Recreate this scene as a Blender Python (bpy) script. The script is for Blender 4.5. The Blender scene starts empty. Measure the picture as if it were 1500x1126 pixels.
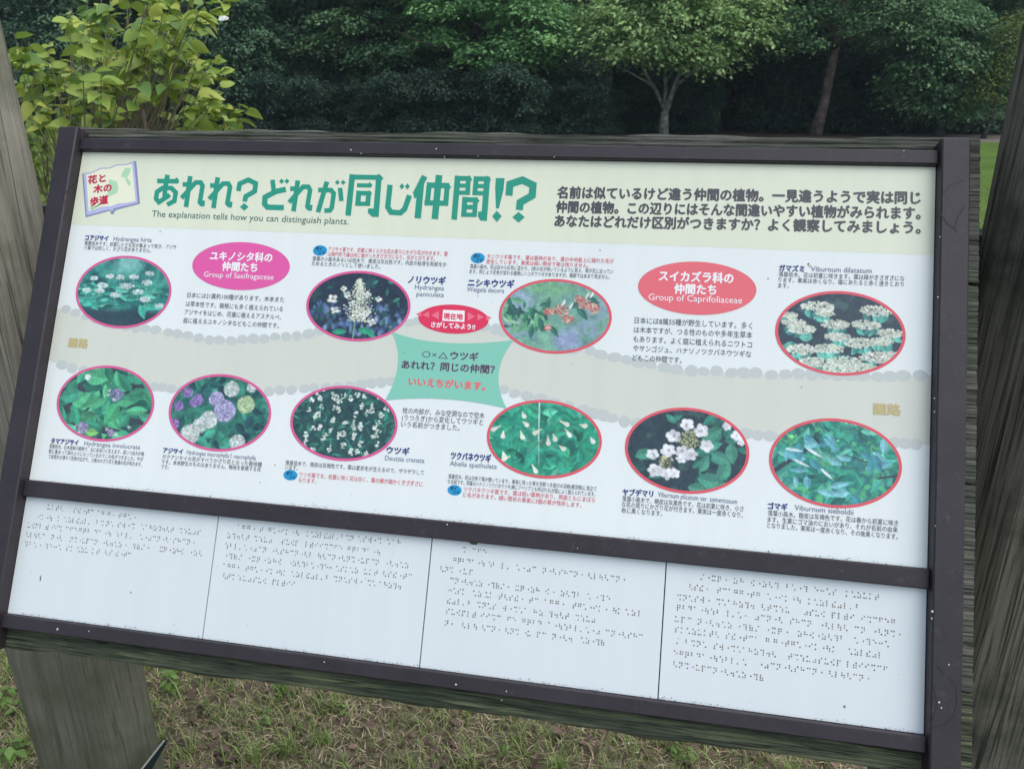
import bpy, math, random
import numpy as np
from mathutils import Vector, Matrix, noise as mnoise

# ------------------------------------------------------------------ camera
scene = bpy.context.scene
COL = scene.collection
CAM_H = 1.5
F, CX, CY = 1140.0, 750.0, 563.0
AX = np.array([[0.98344463, -0.06609739, 0.16872401],
               [0.18116764, 0.33877535, -0.92326028],
               [0.00386556, 0.9385427, 0.34514151]])       # columns: right, up, back
cam_data = bpy.data.cameras.new("camera")
cam = bpy.data.objects.new("camera", cam_data)
COL.objects.link(cam)
M = Matrix(AX.tolist()).to_4x4()
M.translation = Vector((0, 0, CAM_H))
cam.matrix_world = M
cam_data.sensor_width = 36.0
cam_data.lens = F / 1500 * 36
cam_data.clip_start = 0.05
cam_data.clip_end = 600
cam_data.dof.use_dof = True
cam_data.dof.focus_distance = 1.05
cam_data.dof.aperture_fstop = 15
scene.camera = cam

# ------------------------------------------------------------------ light
world = bpy.data.worlds.new("World")
scene.world = world
world.use_nodes = True
wn = world.node_tree
for n in list(wn.nodes):
    wn.nodes.remove(n)
SUN_EL, SUN_AZ = math.radians(60), math.radians(98)
sky = wn.nodes.new('ShaderNodeTexSky')
sky.sky_type = 'NISHITA'
sky.sun_disc = False
sky.sun_elevation = SUN_EL
sky.sun_rotation = SUN_AZ
sky.air_density = 1.0
sky.dust_density = 2.0
sky.ozone_density = 1.0
bg = wn.nodes.new('ShaderNodeBackground')
bg.inputs['Strength'].default_value = 0.15
hs = wn.nodes.new('ShaderNodeHueSaturation')
hs.inputs['Saturation'].default_value = 0.72
wo = wn.nodes.new('ShaderNodeOutputWorld')
wn.links.new(sky.outputs[0], hs.inputs['Color'])
wn.links.new(hs.outputs[0], bg.inputs['Color'])
wn.links.new(bg.outputs[0], wo.inputs['Surface'])
sd = bpy.data.lights.new("sun", 'SUN')
sd.energy = 1.5
sd.angle = math.radians(85)
sd.color = (1.0, 0.985, 0.96)
sun = bpy.data.objects.new("sun", sd)
COL.objects.link(sun)
sdir = Vector((math.sin(SUN_AZ) * math.cos(SUN_EL), math.cos(SUN_AZ) * math.cos(SUN_EL), math.sin(SUN_EL)))
sun.rotation_euler = sdir.to_track_quat('Z', 'Y').to_euler()
sun.location = (0, -5, 12)

vs = scene.view_settings
vs.view_transform = 'Standard'
vs.look = 'None'
vs.exposure = 0.76
vs.gamma = 1.0
vs.use_curve_mapping = False
scene.render.engine = 'CYCLES'
scene.cycles.max_bounces = 6
scene.cycles.transparent_max_bounces = 8
scene.cycles.volume_bounces = 0

rng = np.random.default_rng(7)
random.seed(7)

# ------------------------------------------------------------------ helpers
def lin(c):
    c = np.asarray(c, float) / 255.0
    return np.where(c <= 0.04045, c / 12.92, ((c + 0.055) / 1.055) ** 2.4)
def ink(r, g, b):
    """reflectance of a printed colour, as matched against the sign's white sheet"""
    a = lin((r, g, b)) / lin((222, 230, 240)) * 0.74
    return tuple(np.clip(a, 0.012, 0.8))

def mat(name, color, rough=0.6, spec=0.5):
    m = bpy.data.materials.new(name)
    m.use_nodes = True
    b = m.node_tree.nodes['Principled BSDF']
    b.inputs['Base Color'].default_value = (*color, 1)
    b.inputs['Roughness'].default_value = rough
    b.inputs['Specular IOR Level'].default_value = spec
    return m

def N(m, kind, **kw):
    n = m.node_tree.nodes.new(kind)
    for k, v in kw.items():
        setattr(n, k, v)
    return n
def L(m, a, b):
    m.node_tree.links.new(a, b)
def bsdf(m):
    return m.node_tree.nodes['Principled BSDF']

ROOTS = {}
def mesh_from(name, verts, faces, material=None, smooth=False):
    me = bpy.data.meshes.new(name)
    verts = np.asarray(verts, dtype=np.float64)
    if isinstance(faces, np.ndarray) and faces.ndim == 2:
        nf, k = faces.shape
        me.vertices.add(len(verts))
        me.vertices.foreach_set('co', verts.astype(np.float32).ravel())
        me.loops.add(nf * k)
        me.loops.foreach_set('vertex_index', faces.astype(np.int32).ravel())
        me.polygons.add(nf)
        me.polygons.foreach_set('loop_start', np.arange(0, nf * k, k, dtype=np.int32))
        me.update(calc_edges=True)
    else:
        me.from_pydata([tuple(v) for v in verts], [], faces)
    if material:
        me.materials.append(material)
    if smooth:
        me.polygons.foreach_set('use_smooth', np.ones(len(me.polygons), dtype=bool))
    return me

def root_of(o):
    while o.parent:
        o = o.parent
    return o

def obj(name, verts, faces, material, parent=None, smooth=False, kind=None, label=None, mesh=None):
    """one mesh object; verts are world coordinates, stored relative to the thing's base"""
    if mesh is None:
        v = np.asarray(verts, float)
        if parent is not None:
            v = v - np.array(root_of(parent).location)
        mesh = mesh_from(name, v, faces, material, smooth)
    o = bpy.data.objects.new(name, mesh)
    COL.objects.link(o)
    if parent is not None:
        o.parent = parent
    if kind:
        o['kind'] = kind
    if label:
        o['label'] = label
    return o

def thing(name, label, cat, loc=(0, 0, 0), group=None):
    o = bpy.data.objects.new(name, None)
    o.empty_display_size = 0.2
    COL.objects.link(o)
    o.location = loc
    o['label'] = label
    o['category'] = cat
    if group:
        o['group'] = group
    return o

def dup(root, loc, rotz=0.0, scale=1.0, label=None, group=None):
    r = root.copy()
    COL.objects.link(r)
    r.location = loc
    r.rotation_euler = (0, 0, rotz)
    r.scale = (scale, scale, scale)
    if label:
        r['label'] = label
    if group:
        r['group'] = group
    for ch in list(root.children):
        c = ch.copy()
        COL.objects.link(c)
        c.parent = r
    return r

class MB:
    """collects pieces of geometry for one mesh"""
    def __init__(s):
        s.v = []; s.f = []
    def add(s, verts, faces):
        o = len(s.v)
        s.v.extend([tuple(x) for x in verts])
        s.f.extend([tuple(i + o for i in f) for f in faces])
    def tube(s, pts, radii, n=6, cap=True):
        pts = [Vector(p) for p in pts]
        rings = []
        o = len(s.v)
        for i, p in enumerate(pts):
            d = (pts[min(i + 1, len(pts) - 1)] - pts[max(i - 1, 0)]).normalized()
            a = d.cross(Vector((0, 0, 1)) if abs(d.z) < 0.9 else Vector((0, 1, 0))).normalized()
            b = d.cross(a)
            for k in range(n):
                t = 2 * math.pi * k / n
                q = p + (a * math.cos(t) + b * math.sin(t)) * radii[i]
                s.v.append(tuple(q))
        for i in range(len(pts) - 1):
            for k in range(n):
                k2 = (k + 1) % n
                s.f.append((o + i * n + k, o + i * n + k2, o + (i + 1) * n + k2, o + (i + 1) * n + k))
        if cap:
            s.f.append(tuple(o + k for k in range(n))[::-1])
            s.f.append(tuple(o + (len(pts) - 1) * n + k for k in range(n)))

# ------------------------------------------------------------------ the sign's plane
W = 1.1
SIGN_O = np.array([-0.78843565, 0.99698188, 1.42779461])   # upper left corner of the printed sheet
SU = np.array([1.0, 0.0, 0.0])
SVD = -np.array([0.0, 0.46496638, 0.88532834])             # downwards along the sheet
SN = np.array([0.0, -0.88532834, 0.46496638])              # out of the sheet
def S(u, v, w=0.0):
    """u right, v down along the sheet, w out of it, in metres"""
    return SIGN_O + SU * u + SVD * v + SN * w
def ray(x, y):
    return AX @ np.array([(x - CX) / F, -(y - CY) / F, -1.0])
def P(x, y, w=0.0):
    """point of the sheet (u, v) that was measured at x, y in the reference picture"""
    r = ray(x, y)
    c = np.array([0, 0, CAM_H])
    q = c + r * (((SIGN_O + SN * w) - c) @ SN) / (r @ SN)
    return np.array([(q - SIGN_O) @ SU, (q - SIGN_O) @ SVD])
def at(x, y, Y):
    """point at depth Y that was measured at x, y in the reference picture"""
    r = ray(x, y)
    return r * (Y / r[1]) + np.array([0, 0, CAM_H])

V_B, V_M, V_N = 0.62345, 0.45260, 0.47347

# ------------------------------------------------------------------ materials
def wood_mat(name, c1, c2, c3, grain_axis, scale=60, moss=(0.03, 0.05, 0.025), moss_amt=0.5, crack=0.7, low_shade=0.0):
    m = mat(name, c1, 0.85, 0.2)
    tc = N(m, 'ShaderNodeTexCoord')
    mp = N(m, 'ShaderNodeMapping')
    st = {'x': (0.04, 1, 1), 'z': (1, 1, 0.022)}[grain_axis]
    mp.inputs['Scale'].default_value = st
    L(m, tc.outputs['Object'], mp.inputs['Vector'])
    n1 = N(m, 'ShaderNodeTexNoise'); n1.inputs['Scale'].default_value = scale; n1.inputs['Detail'].default_value = 8; n1.inputs['Roughness'].default_value = 0.78
    L(m, mp.outputs[0], n1.inputs['Vector'])
    n2 = N(m, 'ShaderNodeTexNoise'); n2.inputs['Scale'].default_value = scale * 4; n2.inputs['Detail'].default_value = 6
    L(m, mp.outputs[0], n2.inputs['Vector'])
    r = N(m, 'ShaderNodeValToRGB')
    r.color_ramp.elements[0].position = 0.3; r.color_ramp.elements[0].color = (*c3, 1)
    r.color_ramp.elements[1].position = 0.68; r.color_ramp.elements[1].color = (*c2, 1)
    e = r.color_ramp.elements.new(0.5); e.color = (*c1, 1)
    L(m, n1.outputs['Fac'], r.inputs['Fac'])
    # fine dark cracks along the grain
    r2 = N(m, 'ShaderNodeValToRGB')
    r2.color_ramp.elements[0].position = 0.36; r2.color_ramp.elements[0].color = (1 - crack,) * 3 + (1,)
    r2.color_ramp.elements[1].position = 0.48; r2.color_ramp.elements[1].color = (1, 1, 1, 1)
    L(m, n2.outputs['Fac'], r2.inputs['Fac'])
    mx = N(m, 'ShaderNodeMix', data_type='RGBA', blend_type='MULTIPLY'); mx.inputs['Factor'].default_value = 1
    L(m, r.outputs[0], mx.inputs['A']); L(m, r2.outputs[0], mx.inputs['B'])
    mp4 = N(m, 'ShaderNodeMapping'); mp4.inputs['Scale'].default_value = {'x': (0.018, 1, 1), 'z': (1, 1, 0.012)}[grain_axis]
    L(m, tc.outputs['Object'], mp4.inputs['Vector'])
    n4 = N(m, 'ShaderNodeTexNoise'); n4.inputs['Scale'].default_value = scale * 0.55; n4.inputs['Detail'].default_value = 3; n4.inputs['Distortion'].default_value = 0.3
    L(m, mp4.outputs[0], n4.inputs['Vector'])
    r4 = N(m, 'ShaderNodeValToRGB'); r4.color_ramp.elements[0].position = 0.485; r4.color_ramp.elements[0].color = (1, 1, 1, 1)
    r4.color_ramp.elements[1].position = 0.515; r4.color_ramp.elements[1].color = (1, 1, 1, 1)
    e4 = r4.color_ramp.elements.new(0.5); e4.color = (0.22, 0.22, 0.22, 1)
    L(m, n4.outputs['Fac'], r4.inputs['Fac'])
    mxc = N(m, 'ShaderNodeMix', data_type='RGBA', blend_type='MULTIPLY'); mxc.inputs['Factor'].default_value = 1
    L(m, mx.outputs['Result'], mxc.inputs['A']); L(m, r4.outputs[0], mxc.inputs['B'])
    mx = mxc
    n3 = N(m, 'ShaderNodeTexNoise'); n3.inputs['Scale'].default_value = 5.5; n3.inputs['Detail'].default_value = 7; n3.inputs['Roughness'].default_value = 0.65
    L(m, tc.outputs['Object'], n3.inputs['Vector'])
    r3 = N(m, 'ShaderNodeValToRGB')
    r3.color_ramp.elements[0].position = 0.46; r3.color_ramp.elements[0].color = (0, 0, 0, 1)
    r3.color_ramp.elements[1].position = 0.66; r3.color_ramp.elements[1].color = (moss_amt,) * 3 + (1,)
    L(m, n3.outputs['Fac'], r3.inputs['Fac'])
    mx2 = N(m, 'ShaderNodeMix', data_type='RGBA')
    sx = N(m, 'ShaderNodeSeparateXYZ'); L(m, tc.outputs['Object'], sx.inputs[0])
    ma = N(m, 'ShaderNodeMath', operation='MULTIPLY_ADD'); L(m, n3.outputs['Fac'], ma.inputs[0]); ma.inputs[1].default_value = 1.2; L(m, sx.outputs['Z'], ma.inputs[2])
    zr = N(m, 'ShaderNodeMapRange'); zr.inputs['From Min'].default_value = 1.65; zr.inputs['From Max'].default_value = 0.95; zr.inputs['To Max'].default_value = low_shade  # darkens downwards: the sign's shade on the leg painted in, along with moss
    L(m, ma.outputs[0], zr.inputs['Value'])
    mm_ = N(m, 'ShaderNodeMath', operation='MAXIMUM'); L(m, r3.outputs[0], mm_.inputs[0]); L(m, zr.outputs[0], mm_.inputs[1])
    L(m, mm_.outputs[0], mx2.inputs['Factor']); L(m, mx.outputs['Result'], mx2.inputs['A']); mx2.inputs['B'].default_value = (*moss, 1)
    L(m, mx2.outputs['Result'], bsdf(m).inputs['Base Color'])
    bp = N(m, 'ShaderNodeBump'); bp.inputs['Strength'].default_value = 0.5; bp.inputs['Distance'].default_value = 0.0015
    ad = N(m, 'ShaderNodeMath', operation='ADD'); L(m, n1.outputs['Fac'], ad.inputs[0]); L(m, n2.outputs['Fac'], ad.inputs[1])
    L(m, ad.outputs[0], bp.inputs['Height']); L(m, bp.outputs[0], bsdf(m).inputs['Normal'])
    return m

M_plank = wood_mat('weathered_plank', (0.095, 0.097, 0.080), (0.19, 0.19, 0.16), (0.040, 0.045, 0.036), 'x', 170, (0.035, 0.052, 0.022), 0.6, crack=0.5)
M_plank_low = wood_mat('mossy_plank', (0.060, 0.070, 0.045), (0.16, 0.18, 0.09), (0.022, 0.032, 0.024), 'x', 170, (0.016, 0.032, 0.020), 0.6, crack=0.5)
M_post_l = wood_mat('grey_post', (0.25, 0.235, 0.185), (0.33, 0.31, 0.25), (0.15, 0.14, 0.105), 'z', 75, (0.075, 0.085, 0.05), 0.6, crack=0.25, low_shade=0.85)
M_post_r = wood_mat('dark_post', (0.15, 0.142, 0.108), (0.22, 0.205, 0.16), (0.075, 0.074, 0.054), 'z', 75, (0.02, 0.028, 0.018), 0.8, crack=0.5)

def paint_mat(name, c, rough, bump=0.1):
    m = mat(name, c, rough, 0.4)
    tc = N(m, 'ShaderNodeTexCoord')
    n = N(m, 'ShaderNodeTexNoise'); n.inputs['Scale'].default_value = 18; n.inputs['Detail'].default_value = 8; n.inputs['Roughness'].default_value = 0.7
    L(m, tc.outputs['Object'], n.inputs['Vector'])
    r = N(m, 'ShaderNodeValToRGB')
    r.color_ramp.elements[0].position = 0.3; r.color_ramp.elements[0].color = (*[x * 0.75 for x in c], 1)
    r.color_ramp.elements[1].position = 0.75; r.color_ramp.elements[1].color = (*[x * 1.35 for x in c], 1)
    L(m, n.outputs['Fac'], r.inputs['Fac']); L(m, r.outputs[0], bsdf(m).inputs['Base Color'])
    n2 = N(m, 'ShaderNodeTexNoise'); n2.inputs['Scale'].default_value = 420; n2.inputs['Detail'].default_value = 3
    L(m, tc.outputs['Object'], n2.inputs['Vector'])
    bp = N(m, 'ShaderNodeBump'); bp.inputs['Strength'].default_value = bump; bp.inputs['Distance'].default_value = 0.0006
    L(m, n2.outputs['Fac'], bp.inputs['Height']); L(m, bp.outputs[0], bsdf(m).inputs['Normal'])
    return m
M_frame = paint_mat('brown_metal', (0.024, 0.019, 0.023), 0.42, 0.3)
def scuff(m):
    tc = N(m, 'ShaderNodeTexCoord')
    n = N(m, 'ShaderNodeTexNoise'); n.inputs['Scale'].default_value = 75; n.inputs['Detail'].default_value = 9; n.inputs['Roughness'].default_value = 0.8
    L(m, tc.outputs['Object'], n.inputs['Vector'])
    r = N(m, 'ShaderNodeValToRGB'); r.color_ramp.elements[0].position = 0.58; r.color_ramp.elements[0].color = (0, 0, 0, 1)
    r.color_ramp.elements[1].position = 0.78; r.color_ramp.elements[1].color = (0.7, 0.7, 0.7, 1)
    L(m, n.outputs['Fac'], r.inputs['Fac'])
    b = bsdf(m).inputs['Base Color']; src = b.links[0].from_socket
    mx = N(m, 'ShaderNodeMix', data_type='RGBA'); L(m, r.outputs[0], mx.inputs['Factor']); L(m, src, mx.inputs['A']); mx.inputs['B'].default_value = (0.10, 0.095, 0.088, 1)
    L(m, mx.outputs['Result'], b)
    mr = N(m, 'ShaderNodeMapRange'); mr.inputs['To Min'].default_value = 0.3; mr.inputs['To Max'].default_value = 0.65
    L(m, n.outputs['Fac'], mr.inputs['Value']); L(m, mr.outputs[0], bsdf(m).inputs['Roughness'])
scuff(M_frame)

def sheet_mat(name, c, streak=0.06, rough=0.32):
    """printed sheet: faint fading streaks and a little dirt"""
    m = mat(name, c, rough, 0.45)
    tc = N(m, 'ShaderNodeTexCoord')
    mp = N(m, 'ShaderNodeMapping'); mp.inputs['Scale'].default_value = (1, 0.05, 0.05)
    L(m, tc.outputs['Object'], mp.inputs['Vector'])
    n = N(m, 'ShaderNodeTexNoise'); n.inputs['Scale'].default_value = 55; n.inputs['Detail'].default_value = 4
    L(m, mp.outputs[0], n.inputs['Vector'])
    n2 = N(m, 'ShaderNodeTexNoise'); n2.inputs['Scale'].default_value = 3.2; n2.inputs['Detail'].default_value = 5
    L(m, tc.outputs['Object'], n2.inputs['Vector'])
    ad = N(m, 'ShaderNodeMath', operation='ADD'); L(m, n.outputs['Fac'], ad.inputs[0]); L(m, n2.outputs['Fac'], ad.inputs[1])
    mr = N(m, 'ShaderNodeMapRange'); mr.inputs['From Min'].default_value = 0.6; mr.inputs['From Max'].default_value = 1.4
    mr.inputs['To Min'].default_value = 1 - streak; mr.inputs['To Max'].default_value = 1.0
    L(m, ad.outputs[0], mr.inputs['Value'])
    mx = N(m, 'ShaderNodeMix', data_type='RGBA', blend_type='MULTIPLY'); mx.inputs['Factor'].default_value = 1
    mx.inputs['A'].default_value = (*c, 1); L(m, mr.outputs[0], mx.inputs['B'])
    L(m, mx.outputs['Result'], bsdf(m).inputs['Base Color'])
    return m
M_white = sheet_mat('white_sheet', ink(219, 233, 238))
M_header = sheet_mat('pale_green_ink', ink(214, 227, 210), 0.08)
M_band = sheet_mat('grey_green_ink', ink(202, 213, 207), 0.06)
M_braille = sheet_mat('white_braille_plate', ink(207, 222, 231), 0.06, 0.38)
M_seam = mat('dark_seam', (0.05, 0.05, 0.055), 0.8)
INK = {}
def inkm(name, r, g, b):
    if name not in INK:
        INK[name] = mat(name + '_ink', ink(r, g, b), 0.35, 0.4)
    return INK[name]
inkm('title_green', 38, 148, 128); inkm('sub_green', 72, 112, 110); inkm('charcoal', 74, 76, 84)
inkm('body', 72, 76, 92); inkm('navy', 46, 54, 128); inkm('latin', 108, 118, 152); inkm('redtext', 204, 66, 92)
inkm('white', 236, 236, 244); inkm('pink', 214, 92, 166); inkm('coral', 218, 106, 120); inkm('crimson', 212, 54, 92)
inkm('teal', 126, 198, 182); inkm('plum', 88, 66, 96); inkm('salmon', 222, 98, 108); inkm('stone', 184, 198, 200)
inkm('khaki', 184, 176, 130); inkm('badge', 30, 148, 204); inkm('badgetext', 20, 50, 92); inkm('paleroad', 214, 210, 216)
inkm('logored', 182, 44, 80); inkm('logogrey', 110, 112, 118); inkm('periwinkle', 176, 184, 226); inkm('bluegrey', 126, 140, 176)
inkm('page', 222, 232, 212); inkm('mint', 168, 214, 180); inkm('arrow', 226, 112, 136); inkm('pinkrim', 208, 92, 150)
inkm('redrim', 212, 88, 104); inkm('paperpink', 240, 190, 214)
M_print = bpy.data.materials.new('photo_print'); M_print.use_nodes = True
_a = M_print.node_tree.nodes.new('ShaderNodeAttribute'); _a.attribute_name = 'Col'
M_print.node_tree.links.new(_a.outputs['Color'], bsdf(M_print).inputs['Base Color'])
bsdf(M_print).inputs['Roughness'].default_value = 0.35

# ------------------------------------------------------------------ the sign: timber, frame, plates
sign = thing('information_sign', 'wide tilted plant information sign in dark brown frame on weathered timber planks between two posts',
             'sign', (-0.24, 1.05, 0.0))

def sbox(u0, u1, v0, v1, w0, w1, bevel=0.0):
    """a box in the sign's own axes"""
    b = bevel
    prof = [(w0, 0), (w1 - b, 0), (w1, b)] if b else [(w0, 0), (w1, 0)]
    vs_, fs = [], []
    for (w, i) in prof:
        vs_ += [S(u0 + i, v0 + i, w), S(u1 - i, v0 + i, w), S(u1 - i, v1 - i, w), S(u0 + i, v1 - i, w)]
    n = len(prof)
    for k in range(n - 1):
        for j in range(4):
            j2 = (j + 1) % 4
            fs.append((k * 4 + j, k * 4 + j2, (k + 1) * 4 + j2, (k + 1) * 4 + j))
    fs.append((3, 2, 1, 0)); t = (n - 1) * 4
    fs.append((t, t + 1, t + 2, t + 3))
    return vs_, fs

def plank(u0, u1, v0, v1, w_top, thick, material, seed):
    """a weathered board: the soft wood between the grain lines has worn into furrows"""
    r = np.random.default_rng(seed)
    nv = max(6, int((v1 - v0) / 0.0018)); nu = 90
    us = np.linspace(u0, u1, nu + 1); vv = np.linspace(v0, v1, nv + 1)
    base = r.random(nv + 1) ** 2 * 0.0016 + 0.0004 * np.sin(np.arange(nv + 1) * 0.37)
    wob = np.zeros((nv + 1, nu + 1))
    for k in range(5):
        wob += (r.random((nv + 1, 1)) - 0.5) * 0.0007 * np.sin(us[None, :] * r.uniform(2, 30) + r.random((nv + 1, 1)) * 6)
    dep = base[:, None] + wob
    dep[0] += 0.0025; dep[-1] += 0.0025
    verts = []
    for i in range(nv + 1):
        for j in range(nu + 1):
            e = 0.0015 * math.sin(us[j] * 23 + seed) + 0.001 * math.sin(us[j] * 71)
            vq = vv[i] + (e if i in (0, nv) else 0)
            uq = us[j] + (r.random() * 0.0010 - 0.0005 if j in (0, nu) else 0)
            verts.append(S(uq, vq, w_top - dep[i, j]))
    faces = []
    for i in range(nv):
        for j in range(nu):
            a = i * (nu + 1) + j
            faces.append((a, a + nu + 1, a + nu + 2, a + 1))
    o = len(verts)
    loop = [j for j in range(nu + 1)] + [i * (nu + 1) + nu for i in range(1, nv + 1)] + \
           [nv * (nu + 1) + j for j in range(nu - 1, -1, -1)] + [i * (nu + 1) for i in range(nv - 1, 0, -1)]
    for q in loop:
        verts.append(verts[q] - SN * thick)
    for k in range(len(loop)):
        k2 = (k + 1) % len(loop)
        faces.append((loop[k], loop[k2], o + k2, o + k))
    faces.append(tuple(range(o + len(loop) - 1, o - 1, -1)))
    return obj('plank', verts, faces, material, sign)

U0, U1 = -0.033 * W, 1.0445 * W
vj = [-0.0345 * W, 0.1225 * W, 0.3252 * W, 0.5243 * W, 0.6065 * W]
for i in range(4):
    plank(U0, U1, vj[i] + (0.0008 if i else 0), vj[i + 1] - 0.0008, -0.006, 0.045 - 0.001 * i, M_plank if i < 3 else M_plank_low, 11 + i)

def log_post(name_label, ring, zlo, zhi, material, seed, lean=0.0):
    """a hewn log: irregular section, slightly wandering, split by long drying cracks"""
    r = np.random.default_rng(seed)
    pts = []
    n = len(ring)
    for i in range(n):
        a, b = np.array(ring[i]), np.array(ring[(i + 1) % n])
        for t in np.linspace(0, 1, 7)[:-1]:
            q = a * (1 - t) + b * t
            pts.append(q)
    pts = np.array(pts); c = pts.mean(0); m = len(pts)
    # soften the corners
    pts = 0.7 * pts + 0.15 * np.roll(pts, 1, 0) + 0.15 * np.roll(pts, -1, 0)
    furrow = (r.random(m) ** 2) * 0.0030
    for k in r.integers(0, m, 5):
        furrow[k] += 0.008
    nz = 60
    verts = []
    for k in range(nz + 1):
        z = zlo + (zhi - zlo) * k / nz
        for i in range(m):
            d = pts[i] - c; d = d / np.linalg.norm(d)
            amp = furrow[i] * (0.6 + 0.4 * math.sin(z * 5 + i * 1.7)) + 0.0015 * math.sin(z * 9 + i * 0.5)
            q = pts[i] - d * amp
            verts.append((q[0] + lean * (z - 0.6), q[1], z))
    faces = []
    for k in range(nz):
        for i in range(m):
            i2 = (i + 1) % m
            faces.append((k * m + i, k * m + i2, (k + 1) * m + i2, (k + 1) * m + i))
    faces.append(tuple(range(m))[::-1]); faces.append(tuple(nz * m + i for i in range(m)))
    return obj('post', verts, faces, material, sign, label=name_label)

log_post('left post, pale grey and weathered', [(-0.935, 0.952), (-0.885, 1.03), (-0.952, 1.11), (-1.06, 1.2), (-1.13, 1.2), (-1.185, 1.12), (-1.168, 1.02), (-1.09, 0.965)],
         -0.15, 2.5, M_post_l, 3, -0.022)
log_post('right post, dark and deeply furrowed', [(0.395, 1.045), (0.463, 0.955), (0.60, 0.94), (0.69, 1.02), (0.69, 1.14), (0.61, 1.21), (0.48, 1.21), (0.425, 1.14)],
         -0.15, 2.5, M_post_r, 5)
mb = MB()
def wbox(mb, x0, x1, y0, y1, z0, z1):
    v = [(x, y, z) for z in (z0, z1) for y in (y0, y1) for x in (x0, x1)]
    mb.add(v, [(0, 2, 3, 1), (4, 5, 7, 6), (0, 1, 5, 4), (2, 6, 7, 3), (0, 4, 6, 2), (1, 3, 7, 5)])
wbox(mb, -0.95, 0.47, 1.075, 1.135, 1.22, 1.34)
obj('rail', mb.v, mb.f, M_plank, sign)
for x in (-0.70, 0.22):
    mb = MB(); wbox(mb, x - 0.03, x + 0.03, 0.83, 1.13, 0.985, 1.045)
    obj('bracket', mb.v, mb.f, M_plank, sign)
mb = MB(); wbox(mb, -0.95, 0.47, 1.075, 1.135, 0.96, 1.07)
obj('rail', mb.v, mb.f, M_plank, sign)

BARW = 0.0300
v_, f_ = sbox(-0.0285, 0.0, -0.0290, 0.668, -0.006, 0.017, 0.0015); obj('side_bar', v_, f_, M_frame, sign)
v_, f_ = sbox(W, W + BARW, -0.0270, 0.668, -0.006, 0.017, 0.0015); obj('side_bar', v_, f_, M_frame, sign)
v_, f_ = sbox(0.0003, W - 0.0003, -0.0165, 0.0, -0.0058, 0.008, 0.0012); obj('top_bar', v_, f_, M_frame, sign)
v_, f_ = sbox(0.0003, W - 0.0003, V_M, V_N, -0.0058, 0.008, 0.0012); obj('middle_bar', v_, f_, M_frame, sign)
v_, f_ = sbox(0.0003, W - 0.0003, V_B, V_B + 0.0165, -0.0058, 0.008, 0.0012); obj('bottom_bar', v_, f_, M_frame, sign)

v_, f_ = sbox(0.0006, W - 0.0006, 0.0004, V_M - 0.0004, -0.004, 0.0)
panel = obj('print_panel', v_, f_, M_white, sign)
joints = [0.0] + [0.5 * (P(a, b)[0] + P(c, d)[0]) for (a, b, c, d) in
                  ((320.5, 754, 296, 937), (634, 786, 613.6, 978), (976, 821, 964, 1024))] + [W]
plates = []
for i in range(4):
    v_, f_ = sbox(joints[i] + 0.0007, joints[i + 1] - 0.0007, V_N + 0.0006, V_B - 0.0006, -0.004, 0.0)
    plates.append(obj('braille_plate', v_, f_, M_braille, sign))
v_, f_ = sbox(0.001, W - 0.001, V_N, V_B, -0.0055, -0.0042); obj('backing_sheet', v_, f_, M_seam, sign)

# ------------------------------------------------------------------ flat print on the sheet
def flat(name, polys, material, w, parent=panel, kind=None, label=None, step=4e-6):
    """polygons in sheet coordinates, each a hair above the last"""
    mb = MB()
    for k, p in enumerate(polys):
        mb.add([S(u, v, w + step * k) for (u, v) in p][::-1], [tuple(range(len(p)))])
    return obj(name, mb.v, mb.f, material, parent, kind=kind, label=label)

def ellipse_axes(cx, cy, rx, ry):
    """semi axes on the sheet of an oval measured as rx by ry in the picture"""
    c = P(cx, cy)
    def px(u, v):
        q = S(u, v) - np.array([0, 0, CAM_H]); k = AX.T @ q
        return np.array([CX + F * k[0] / -k[2], CY - F * k[1] / -k[2]])
    Ju = (px(c[0] + 1e-3, c[1]) - px(*c)) / 1e-3
    Jv = (px(c[0], c[1] + 1e-3) - px(*c)) / 1e-3
    A = np.array([[Ju[0] ** 2, Jv[0] ** 2], [Ju[1] ** 2, Jv[1] ** 2]])
    a2, b2 = np.linalg.solve(A, [rx ** 2, ry ** 2])
    return c, math.sqrt(a2), math.sqrt(b2)
def ell_poly(c, a, b, n=48):
    return [(c[0] + a * math.cos(2 * math.pi * k / n), c[1] + b * math.sin(2 * math.pi * k / n)) for k in range(n)]
def px_ellipse(x0, x1, y0, y1, n=48):
    c, a, b = ellipse_axes((x0 + x1) / 2, (y0 + y1) / 2, (x1 - x0) / 2, (y1 - y0) / 2)
    return ell_poly(c, a, b, n)

hb = 0.5 * (P(103, 328)[1] + P(1370, 375)[1])
flat('header_band', [[(0.0008, 0.0006), (W - 0.0008, 0.0006), (W - 0.0008, hb), (0.0008, hb)]], M_header, 0.0001)

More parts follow.
